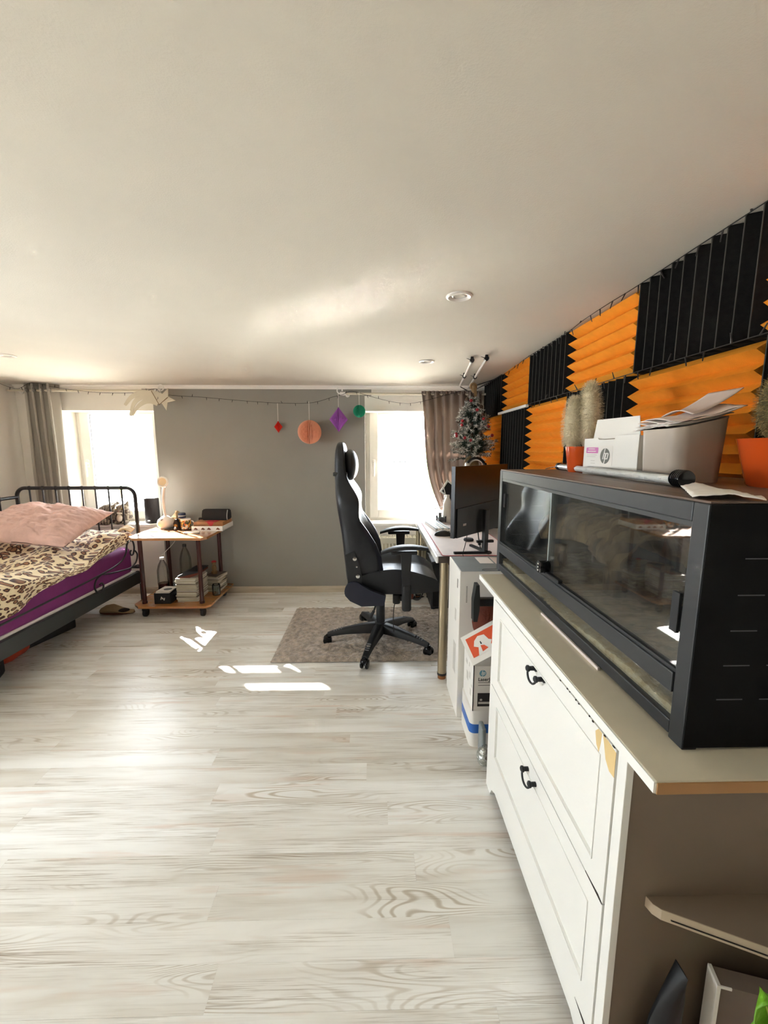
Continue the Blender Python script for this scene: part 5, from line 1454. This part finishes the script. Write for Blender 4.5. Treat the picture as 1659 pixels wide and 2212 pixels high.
# ------------------------------------------------------------------ white cabinet
FX = .445; CY0, CY1 = .650, 1.472; CX1 = .97
cb = root('white_cabinet', 'white cabinet with two tall tip-out drawers and worn corners carrying the vivarium', 'cabinet', (.70, 1.05, 0))
m = MB(); m.box(.392, XR-.005, .506, 1.487, .850, .870, .0025); obj('top_board', m, 'slabtop', cb, smooth=False)
m = MB(); m.box(.3905, .3922, .5075, 1.4855, .8515, .8688); obj('top_edge', m, 'whitewd', cb, smooth=False)
m = MB(); m.box(.394, .98, .5045, .5062, .8515, .8688); obj('end_edge', m, 'endbr', cb, smooth=False)  # near end strip of the top board, browner than the board
m = MB(); m.box(FX+.012, CX1, CY0+.0, CY0+.018, 0, .85); obj('side_panel', m, 'shadep', cb, smooth=False)
m = MB(); m.box(FX+.012, CX1, CY1-.018, CY1, 0, .85); obj('side_panel', m, 'shadep', cb, smooth=False)
m = MB(); m.box(CX1-.012, CX1, CY0+.018, CY1-.018, .05, .85); obj('back_panel', m, 'shadep', cb, smooth=False)
m = MB(); m.box(FX+.03, CX1-.012, CY0+.018, CY1-.018, .06, .08); obj('bottom_panel', m, 'shadep', cb, smooth=False)
# face frame with arched foot
m = MB()
m.box(FX, FX+.014, CY0-.004, CY0+.022, 0, .85, .001); m.box(FX, FX+.014, CY1-.022, CY1+.004, 0, .85, .001)
m.box(FX, FX+.014, CY0+.022, CY1-.022, .788, .85)
ft = [(CY0+.022, .12), (CY0+.022, .0), (CY0+.05, 0), (CY0+.07, .035), (CY0+.11, .055), (CY1-.11, .055), (CY1-.07, .035), (CY1-.05, 0), (CY1-.022, 0), (CY1-.022, .12)]
m.prism(ft, (FX, 0, 0), (0, 1, 0), (0, 0, 1), (.014, 0, 0))
obj('face_frame', m, 'whitewd', cb, smooth=False)
def drawer(z0, z1, r0, r1, hz):
    y0, y1 = CY0+.024, CY1-.024
    ry0, ry1 = y0+.05, y1-.075
    m = MB(); f = FX-.003
    for a in ((y0, ry0, z0, z1), (ry1, y1, z0, z1), (ry0, ry1, z0, r0), (ry0, ry1, r1, z1)): m.box(f, f+.016, a[0], a[1], a[2], a[3])
    m.box(f+.006, f+.014, ry0-.002, ry1+.002, r0-.002, r1+.002)
    # bead moulding round the recess
    for a in ((ry0-.004, ry0, r0-.004, r1+.004), (ry1, ry1+.004, r0-.004, r1+.004), (ry0, ry1, r0-.004, r0), (ry0, ry1, r1, r1+.004)): m.box(f-.0025, f, a[0], a[1], a[2], a[3], .001)
    d = obj('drawer', m, 'whitewd', cb, smooth=False)
    hy = 1.035; hx = f+.006
    h = MB()
    for yy_ in (hy-.028, hy+.028):
        h.lathe((hx, yy_, hz), [(.0095, 0), (.010, .003), (.0065, .006), (.0062, .018), (.009, .021), (.009, .026), (.005, .029), (0, .030)], 16, Matrix.Rotation(R(-90), 4, 'Y'))
    h.tube(smoothpath([(hx-.020, hy+.028, hz), (hx-.024, hy+.027, hz-.010), (hx-.026, hy+.016, hz-.020), (hx-.027, hy, hz-.023), (hx-.026, hy-.016, hz-.020), (hx-.024, hy-.027, hz-.010), (hx-.020, hy-.028, hz)], 5), .0030, 8)
    obj('handle', h, 'black', d, label='dark metal bail handle')
    return d, ry0, f
d1, ry0, f = drawer(.452, .784, .505, .735, .728)
d2, _, _ = drawer(.125, .448, .20, .395, .415)
# chipped corner of the upper drawer showing bare board
m = MB(); m.prism([(.674, .779), (.674, .728), (.690, .728), (.704, .742), (.712, .766), (.718, .782), (.700, .7835)], (f-.0004, 0, 0), (0, 1, 0), (0, 0, 1), (.0008, 0, 0)); m.prism([(.722, .783), (.735, .7835), (.745, .772), (.738, .748), (.728, .738), (.724, .76)], (f-.0004, 0, 0), (0, 1, 0), (0, 0, 1), (.0008, 0, 0))
obj('bare_chip', m, 'bare', d1, smooth=False, label='bare tan chipped patch')
m = MB()
rn = random.Random(9)
for q in range(9):
    y = rn.uniform(.68, 1.0); z = .785+rn.uniform(-.001, .002); m.ell((f-.0005, y, z), (.0015, rn.uniform(.002, .006), rn.uniform(.0008, .002)), 6, 5)
m.prism([(.676, .452), (.690, .455), (.74, .4515), (.74, .4495), (.676, .4475)], (f-.0004, 0, 0), (0, 1, 0), (0, 0, 1), (.0006, 0, 0))
m.prism([(.674, .120), (.70, .1245), (.74, .1225), (.674, .112)], (f-.0004, 0, 0), (0, 1, 0), (0, 0, 1), (.0006, 0, 0))
obj('paint_chips', m, 'soil', d1, smooth=False)
m = MB(); m.box(.468, .472, .80, 1.10, .8702, .8765); tag(obj('pink_strip', m, 'paperp', smooth=False), 'pale pink strip under the front edge of the vivarium', 'strip')

# ------------------------------------------------------------------ vivarium
VX0, VX1, VY0, VY1, VZ0, VZ1 = .473, .945, .567, 1.552, .8705, 1.2545
vv = root('vivarium', 'long dark vivarium with sliding glass doors standing on the white cabinet', 'vivarium', (.71, 1.06, VZ0))
def bar(nm, *a, mat='vivf', bev=.002): 
    m = MB(); m.box(*a, bev); return obj(nm, m, mat, vv, smooth=False)
pw = .030
for y in (VY0, VY1-pw):
    bar('corner_post', VX0, VX0+.025, y, y+pw, VZ0, VZ1)
    bar('corner_post', VX1-.025, VX1, y, y+pw, VZ0, VZ1)
bar('top_rail', VX0, VX0+.022, VY0+pw, VY1-pw, VZ1-.030, VZ1)
bar('bottom_rail', VX0, VX0+.022, VY0+pw, VY1-pw, VZ0+.006, VZ0+.030)
bar('door_rail', VX0-.003, VX0+.022, VY0+pw, VY1-pw, .948, .982)
m = MB()
for xx in (VX0+.001, VX0+.010): m.box(xx, xx+.003, VY0+pw, VY1-pw, .982, .988); m.box(xx, xx+.003, VY0+pw, VY1-pw, VZ1-.038, VZ1-.030)
obj('door_track', m, 'vivf', vv, smooth=False)
bar('rear_rail', VX1-.022, VX1, VY0+pw, VY1-pw, VZ1-.030, VZ1); bar('rear_rail', VX1-.022, VX1, VY0+pw, VY1-pw, VZ0+.006, VZ0+.030)
bar('back_panel', VX1-.010, VX1-.004, VY0+pw, VY1-pw, VZ0+.03, VZ1-.03, mat='viv_back', bev=0)
bar('floor_panel', VX0+.01, VX1-.01, VY0+.01, VY1-.01, VZ0+.010, VZ0+.016, mat='viv_back', bev=0)
m = MB(); m.box(VX0+.002, VX1-.001, VY0+.001, VY1-.001, VZ1, VZ1+.004, .001); obj('top_panel', m, 'vivtop', vv, smooth=False)
m = MB(); m.box(VX0+.02, VX1-.02, VY0+.02, VY1-.02, VZ1-.008, VZ1); obj('lid_underside', m, 'viv_back', vv, smooth=False)
for nm, ya, sgn in (('near', VY0-.0015, -1), ('far', VY1-.010, 1)):
    m = MB(); m.box(VX0+(.0015 if sgn < 0 else .025), VX1-.0015, ya, ya+.006, VZ0+.004, VZ1-.0005); sp3 = obj('side_panel', m, 'vivb', vv, smooth=False)
    for r_ in range(5):
        z = VZ1-.080-.055*r_
        for c in range(6):
            x = VX0+.060+c*.066-r_*.004; yy_ = ya+(-.0006 if sgn < 0 else .006)
            e = MB(); e.box(x, x+.040, yy_, yy_+.0008, z, z+.0016); e.box(x, x+.040, ya+.0055 if sgn < 0 else ya-.0006, ya+.0066 if sgn < 0 else ya+.0004, z, z+.0016); obj('vent_slot', e, 'vslot', sp3, smooth=False)
for x in (VX0+.012, VX1-.014):
    for y in (VY0+.012, VY1-.014):
        m = MB(); m.box(x-.011, x+.012, y-.012, y+.014, VZ0-.0005, VZ0+.008, .001); obj('foot', m, 'black', vv, smooth=False)
ymid = 1.10
def pane(nm, x, y0, y1, z0, z1):
    m = MB(); m.box(x, x+.003, y0, y1, z0, z1); return obj(nm, m, 'vglass', vv, smooth=False)
g1 = pane('sliding_door', VX0+.011, ymid-.02, VY1-pw+.004, .984, VZ1-.033)
g2 = pane('sliding_door', VX0+.004, VY0+pw-.004, ymid, .984, VZ1-.033)
pane('lower_pane', VX0+.006, VY0+pw-.004, VY1-pw+.004, VZ0+.028, .950)
m = MB(); m.box(VX0+.0035, VX0+.0075, ymid-.0045, ymid, .984, VZ1-.033); obj('polished_edge', m, 'edgeg', g2, smooth=False)
m = MB(); m.box(VX0-.001, VX0+.0045, VY0+pw+.006, VY0+pw+.022, 1.045, 1.11, .001); obj('finger_pull', m, 'black', g2, smooth=False)
m = MB(); m.box(VX0+.006, VX0+.0115, VY1-pw-.022, VY1-pw-.004, 1.12, 1.17, .001); obj('finger_pull', m, 'black', g1, smooth=False)
lk = obj('lock', MB().cyl((VX0+.006, ymid-.008, 1.012), (VX0-.024, ymid-.008, 1.012), .017, n=24, bev=.003), 'blackg', g2)
m = MB(); m.box(VX0-.010, VX0+.004, 1.00, ymid-.02, .992, 1.002, .003); obj('lock_bar', m, 'black', g2, smooth=False)
m = MB()
for k in range(3): m.cyl((VX0-.0238, ymid-.008, 1.003+.009*k), (VX0-.0252, ymid-.008, 1.003+.009*k), .0028, n=10)
obj('lock_dials', m, 'inkl', g2)
# bedding with chips along the front
def sandf(u, v):
    x = VX0+.028+(VX1-.016-VX0-.028)*u; y = VY0+.014+(VY1-VY0-.028)*v
    z = .930+.012*hash2(x*9, y*7)+.006*hash2(x*30, y*30)+.02*math.exp(-((y-1.25)/.15)**2)*u+.012*(u)-.012*(1-u)*(1 if y < .72 else 0)
    return (x, y, z)
m = MB(); m.grid(sandf, 40, 80)
o = obj('soil_bedding', m, 'sand', ang=180, kind='stuff'); tag(o, 'brown soil bedding covering the vivarium floor', 'bedding')
m = MB()
def chipf(u, v):
    y = VY0+.04+(VY1-VY0-.08)*u
    h = .901+.016*(.5+.5*math.sin(y*9+1))+.006*hash2(y*22, 1)
    if v < .5: return (VX0+.0115+.004*v, y, VZ0+.022+(h-VZ0-.022)*v*2)
    return (VX0+.0135+.045*(v-.5)*2, y, h+.004*hash2(y*60, v*12))
m.grid(chipf, 160, 10)
rn = random.Random(8)
for q in range(900):
    y = rn.uniform(VY0+.04, VY1-.04); x = VX0+.013+rn.random()*.05; z = .903+.016*(.5+.5*math.sin(y*9+1))+rn.uniform(0, .005)
    d = Vector((rn.uniform(-1, 1), rn.uniform(-1, 1), rn.uniform(-.4, .4))).normalized()*.006; s_ = d.cross(Vector((0, 0, 1))).normalized()*.0025
    m.poly([(Vector((x, y, z))-d-s_), (Vector((x, y, z))+d-s_), (Vector((x, y, z))+d+s_), (Vector((x, y, z))-d+s_)])
o = obj('wood_chips', m, 'chips', smooth=False, kind='stuff', recalc=False); tag(o, 'pale wood chips heaped against the lower front pane of the vivarium', 'bedding')
# cork bark hide
cbk = root('cork_bark', 'arched brown cork bark hide inside the vivarium', 'bark', (.75, 1.2, .92))
def barkf(u, v):
    y = 1.04+.42*v; a = R(-10+195*u)
    rr = .084+.022*math.sin(v*7+1)+.018*hash2(u*5, v*7)+.008*hash2(u*17, v*21)
    zc = .955+.04*math.sin(v*2.6)+.05*v*0
    e = .75+.25*math.sin(min(1, max(0, v))*PI)
    return (.70+.10*(1-v)*.6-rr*1.1*math.cos(a)*e, y+.03*math.sin(u*5), zc+rr*1.15*math.sin(a)*e+.055)
m = MB(); m.grid(barkf, 40, 60); obj('bark', m, 'bark', cbk, ang=180, thick=.014)
m = MB()
for k, (x, y) in enumerate(((.66, 1.08), (.81, 1.12), (.63, 1.38), (.80, 1.40))): m.box(x-.02, x+.02, y-.03, y+.03, .915, 1.01, .006, rz=.4*k)
obj('bark_foot', m, 'bark', cbk, smooth=False)
rb = root('stone_bowl', 'dark rounded stone bowl at the near end inside the vivarium', 'bowl', (.74, .76, .92))
m = MB(); m.lathe((.74, .775, .932), [(0, 0), (.10, 0), (.125, .02), (.12, .045), (.105, .052), (.09, .035), (0, .028)], 30)
for v in m.bm.verts: v.co += Vector((0, 0, .010*hash2(v.co.x*18, v.co.y*18)))
obj('bowl', m, 'rock', rb)
m = MB(); m.prism([(0, 0), (.055, 0), (.07, .07), (.012, .075)], (VX0+.016, .66, .903), (0, -1, 0), (.35, .1, .9), (.002, 0, 0)); tag(obj('plastic_sheet', m, 'clear', smooth=False), 'clear plastic piece behind the lower pane, near end of the vivarium', 'sheet')

# ------------------------------------------------------------------ on top of the vivarium
TT = VZ1+.004
tu = root('clear_tube', 'long clear tube with black end cap lying on the vivarium top', 'tube', (.63, 1.15, TT))
P0, P1 = Vector((.675, 1.50, TT+.0125)), Vector((.597, .795, TT+.0125)); dT = (P1-P0).normalized()
m = MB(); m.cyl(P0, P1, .0125, n=24); obj('tube', m, 'clear', tu)
m = MB(); m.cyl(P0+dT*.01, P1-dT*.005, .009, n=20); obj('film_roll', m, 'film', tu)
m = MB()
m.cyl(P1-dT*.012, P1+dT*.022, .0165, n=26, bev=.002)
for k in range(5): m.cyl(P1+dT*(-.008+.006*k), P1+dT*(-.006+.006*k), .0172, n=26)
for v in m.bm.verts: v.co.z += .0042
obj('end_cap', m, 'blackg', tu)
m = MB(); m.cyl(P0-dT*.008, P0+dT*.008, .0135, n=20); obj('far_cap', m, 'black', tu)
m = MB(); m.tube(smoothpath([P0, P0+Vector((-.02, .02, -.004)), P0+Vector((-.045, .015, -.009))], 4), .0015, 6); obj('wire_hook', m, 'chrome', tu)
ws = root('plastic_wrap', 'crumpled white plastic sleeve lying at the near edge of the vivarium top', 'wrapper', (.55, .65, TT))
m = MB()
def wrapf(u, v):
    p = Vector((.625, .80, 0)).lerp(Vector((.505, .575, 0)), u); s_ = Vector((.40, -.22, 0)).normalized()
    wd = .020+.022*u
    q = p+s_*wd*(2*v-1)
    return (q.x, q.y, TT+.003+.006*(1-abs(2*v-1))+.006*abs(hash2(u*9, v*4))*(.4+u))
m.grid(wrapf, 30, 10); obj('sleeve', m, 'paper', ws, ang=180, thick=.0015)

def cactus_pot(label, x, y, r, h, name='potted_cactus'):
    r_ = root(name, label, 'cactus', (x, y, TT))
    m = MB(); m.lathe((x, y, TT), [(0, 0), (r*.70, 0), (r*.74, .004), (r*.98, h-.004), (r, h), (r*.94, h), (r*.90, h-.015), (0, h-.02)], 36); obj('pot', m, 'pot', r_)
    m = MB(); m.cyl((x, y, TT+h-.022), (x, y, TT+h-.016), r*.89, n=24); obj('soil', m, 'soil', r_)
    return r_
def hairs(mb, c, rx, rz, n, ln, rn, down, wd=.0011):
    for q in range(n):
        a = rn.random()*2*PI; e = rn.uniform(-.75, 1.45)
        d = Vector((math.cos(a)*math.cos(e), math.sin(a)*math.cos(e), math.sin(e)))
        p = Vector((c[0]+d.x*rx, c[1]+d.y*rx, c[2]+d.z*rz))
        t = (d*.8+Vector((rn.uniform(-.7, .7), rn.uniform(-.7, .7), rn.uniform(-.8, .5)-down))).normalized()
        s_ = d.cross(t); s_ = (s_.normalized() if s_.length > 1e-4 else Vector((1, 0, 0)))*wd
        mid = p+t*ln*.5+d*ln*.12
        mb.tri(p-s_, p+s_, mid); mb.tri(mid-s_*.6, mid+s_*.6, p+t*ln)
rn = random.Random(21)
c1 = cactus_pot('orange pot with two woolly cream cactus columns behind the white carton', .672, 1.355, .044, .083)
for (dx, dy, rx, zc, hz) in ((-.022, .01, .023, TT+.150, .085), (.020, -.008, .028, TT+.175, .105)):
    m = MB(); m.ell((.672+dx, 1.355+dy, zc), (rx, rx, hz), 18, 16); obj('column', m, 'wool', c1)
    m = MB(); hairs(m, (.672+dx, 1.355+dy, zc), rx, hz, 4200, .019, rn, .4, .0006); obj('woolly_hair', m, 'wool', c1, smooth=False, kind='stuff', recalc=False)
c2 = cactus_pot('large orange pot with a round bristly cactus at the right picture edge', .806, .785, .088, .094)
m = MB(); 
n = 22
rings = []
for k in range(15):
    a = PI*k/14; z = TT+.155-.078*math.cos(a); rr = max(.003, .060*math.sin(a)**.8)
    rings.append([(.806+rr*(1 if i % 2 else .86)*math.cos(2*PI*i/(2*n)), .785+rr*(1 if i % 2 else .86)*math.sin(2*PI*i/(2*n)), z) for i in range(2*n)])
m.loft(rings); obj('column', m, 'woolb', c2, ang=60)
m = MB(); hairs(m, (.806, .785, TT+.155), .060, .078, 3600, .013, rn, 0, .0006); obj('bristles', m, 'spine', c2, smooth=False, kind='stuff', recalc=False)

# white carton with emblem
hb = root('toner_carton', 'open white carton with grey round emblem and magenta label on the vivarium', 'carton', (.69, 1.15, TT))
F0 = Vector((.640, 1.262, TT)); F1 = Vector((.655, 1.022, TT)); FU = (F1-F0).normalized(); FN = Vector((FU.y, -FU.x, 0)); FW = (F1-F0).length; FH = .108; V3 = Vector((0, 0, 1))
if FN.x > 0: FN = -FN
DP = .10
m = MB(); t = .002
m.prism([(0, 0), (FW, 0), (FW, FH+.002), (FW*.62, FH+.002), (FW*.60, FH-.007), (FW*.30, FH-.007), (FW*.285, FH-.002), (0, FH-.003)], F0, FU, V3, -FN*t)
m.prism([(0, 0), (FW, 0), (FW, FH), (0, FH)], F0-FN*DP, FU, V3, FN*t)
m.prism([(0, 0), (DP, 0), (DP, FH), (0, FH)], F0, -FN, V3, FU*t); m.prism([(0, 0), (DP, 0), (DP, FH), (0, FH)], F1-FU*t, -FN, V3, FU*t)
m.prism([(0, 0), (FW, 0), (FW, DP), (0, DP)], F0, FU, -FN, V3*t)
obj('carton_body', m, 'card', hb, smooth=False)
FV = (V3*.94-FN*.25+FU*-.18).normalized()
m = MB(); m.prism([(.028, 0), (FW-.012, .004), (FW-.030, .060), (.028, .062)], F0+V3*(FH-.006)-FN*.012, FU, FV, FN*.0018); obj('raised_flap', m, 'card', hb, smooth=False)
def fdec(mat, nm, pts, k=1): 
    m = MB(); m.prism(pts, F0+FN*.0003*k, FU, V3, FN*.0003); return obj(nm, m, mat, hb, smooth=False)
fdec('magenta', 'magenta_label', [(a, b) for a, b in rrect(.060, .017, .003, 3, .044, .071)])
m = MB()
for (u, v, l) in ((.026, .0735, .034), (.022, .0665, .043)):
    for q in range(int(l/.0042)): m.prism([(u+q*.0042, v), (u+q*.0042+.0030, v), (u+q*.0042+.0030, v+.0032), (u+q*.0042, v+.0032)], F0+FN*.0007, FU, V3, FN*.0002)
obj('label_print', m, 'white', hb, smooth=False)
m = MB()
for (u, v, l) in ((.018, .057, .050), (.018, .052, .044), (.024, .022, .034), (.040, .040, .020), (.040, .033, .022)):
    m.prism([(u, v), (u+l, v), (u+l, v+.0014), (u, v+.0014)], F0+FN*.0003, FU, V3, FN*.0002)
obj('faint_print', m, 'inkl', hb, smooth=False)
fdec('paper', 'emblem_sticker', rrect(.056, .058, .006, 3, .112, .055))
hp_mark(hb, F0+FU*.108+V3*.055+FN*.0007, FU, V3, .0215, 'inkg', 'white')

# grey bin with papers
bn = root('storage_bin', 'rounded grey beige storage bin full of papers on the vivarium', 'bin', (.71, .94, TT))
bw0, bw1, bd0, bd1 = .645, .775, .885, 1.018
def binring(z, k): 
    o = rrect((bw1-bw0)*k, (bd1-bd0)*k, .034*k, 7, (bw0+bw1)/2, (bd0+bd1)/2)
    return [(x, y, z+(.028*max(0, (x-bw0)/(bw1-bw0))**1.2 if z > TT+.05 else 0)) for x, y in o]
m = MB(); m.loft([binring(TT, .90), binring(TT+.004, .92), binring(TT+.116, 1.0), binring(TT+.116, .965), binring(TT+.012, .885)], cap=True); obj('tub', m, 'binb', bn, ang=40)
m = MB(); m.loft([binring(TT+.1145, 1.008), binring(TT+.1185, 1.008), binring(TT+.1185, .96), binring(TT+.1145, .96)]); obj('rim', m, 'binb', bn, ang=40)
pp = root('paper_pile', 'curling pinkish white papers heaped in the grey bin', 'paper', (.71, .96, TT+.12))
for q in range(6):
    m = MB()
    def pf_(u, v, q=q):
        x = .635+.145*u+.003*q; y = .90+.125*v-.003*q
        return (x, y, TT+.122+.003*q+.030*u**1.3+(.02*max(0, u-.62)**1.4 if q > 3 else 0)+.006*math.sin(v*4+q)+.004*hash2(u*4+q, v*4))
    m.grid(pf_, 16, 8); obj('sheet', m, ('paper', 'paperp')[q % 2], pp, ang=180, thick=.0012)
m = MB(); m.grid(lambda u, v: (.70+.135*u, .915+.10*v+.03*u, TT+.150+.062*u**1.4+.012*math.sin(v*3)*(1-u)), 16, 6); obj('curled_sheet', m, 'paperp', pp, ang=180, thick=.0015)

# ------------------------------------------------------------------ lower right foreground
sb = root('shelf_board', 'pale shelf board with rounded end fixed low on the cabinet side', 'shelf', (.7, .6, .49))
m = MB()
p = [(.508, .6495), (.512, .636), (.522, .626), (.68, .557), (.98, .425), (.98, .6495)]
m.prism(p, (0, 0, .478), (1, 0, 0), (0, 1, 0), (0, 0, .020)); obj('board', m, 'shadep', sb, smooth=False)  # pale board coloured dark here, shade put into its top
m = MB(); m.prism([(.5075, .6495), (.5115, .6355), (.5215, .6255), (.98, .4235), (.98, .425), (.522, .627), (.5125, .6365), (.509, .6495)], (0, 0, .4775), (1, 0, 0), (0, 1, 0), (0, 0, .021)); obj('front_edge', m, 'shelfw', sb, smooth=False)
m = MB(); m.prism([(.535, .6195), (.98, .4235), (.98, .4215), (.535, .6175)], (0, 0, .484), (1, 0, 0), (0, 1, 0), (0, 0, .0015)); obj('edge_split', m, 'soil', sb, smooth=False)
gb2 = root('grey_carton', 'grey brown carton with pale edges on the floor at lower right corner', 'carton', (.74, .53, 0))
A0 = Vector((.622, .60, 0)); 
m = MB(); gU = Vector((.97, -.26, 0)); gV = Vector((.26, .97, 0))
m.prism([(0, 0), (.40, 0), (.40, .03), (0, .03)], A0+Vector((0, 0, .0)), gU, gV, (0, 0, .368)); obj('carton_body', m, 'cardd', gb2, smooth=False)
m = MB(); m.prism([(-.003, -.002), (.003, -.002), (.003, .032), (-.003, .032)], A0, gU, gV, (0, 0, .369)); m.prism([(0, -.002), (.02, -.002), (.02, .0), (0, .0)], A0+Vector((0, 0, .364)), gU, gV, (0, 0, .005)); obj('pale_edge', m, 'paper', gb2, smooth=False)
m = MB()
rings = []
for t, (x, z, hw) in enumerate(((.545, .20, .035), (.548, .26, .030), (.556, .31, .022), (.562, .345, .012), (.566, .366, .006), (.568, .374, .001))):
    rings.append([(x+hw*math.cos(a), .62+.016*math.sin(a), z) for a in [2*PI*i/12 for i in range(12)]])
m.loft(rings)
bt = root('black_bag', 'black bag with a pointed tip on the floor beside the grey brown carton', 'bag', (.56, .61, 0))
m.box(.50, .60, .603, .637, .0, .22, .012); obj('bag_body', m, 'black', bt, ang=40)

pl = root('potted_plant', 'bright green leafy plant reaching into the lower right corner', 'plant', (.66, .40, 0))
m = MB(); m.lathe((.70, .40, 0), [(0, 0), (.075, 0), (.10, .16), (.105, .165), (.10, .17), (.09, .15), (0, .145)], 30); obj('pot', m, 'pot', pl)
m = MB(); m.tube(smoothpath([(.70, .40, .14), (.705, .42, .22), (.70, .46, .30), (.68, .50, .35)], 5), .006, 8); obj('stem', m, 'green', pl)
def leaf(base, tip, wd, nrm, mat='green'):
    b = Vector(base); t = Vector(tip); d = t-b; L = d.length; d.normalize(); nrm = Vector(nrm); s_ = d.cross(nrm).normalized(); n2 = s_.cross(d)
    def fn(u, v):
        w_ = wd*math.sin(PI*min(1, .06+.94*u))**.75*(1-.25*u)
        k = 2*v-1
        return b+d*L*u+s_*w_*k+n2*(.018*abs(k)**1.5+.035*L*math.sin(PI*u)+.004*math.sin(u*26)*abs(k))
    m = MB(); m.grid(fn, 22, 10); lf = obj('leaf', m, mat, pl, ang=180, thick=.002)
    m = MB(); m.tube([fn(i/12, .5)+n2*.002 for i in range(13)], [.0028*(1-.06*i) for i in range(13)], 6); obj('midrib', m, 'greenl', lf)
leaf((.650, .515, .35), (.606, .52, .490), .070, (-.15, -.9, .35))
leaf((.68, .50, .35), (.628, .50, .455), .036, (-.3, -.8, .4))
leaf((.69, .47, .33), (.78, .44, .42), .05, (.1, -.6, .8))
leaf((.70, .46, .32), (.72, .36, .40), .05, (-.2, -.5, .8))
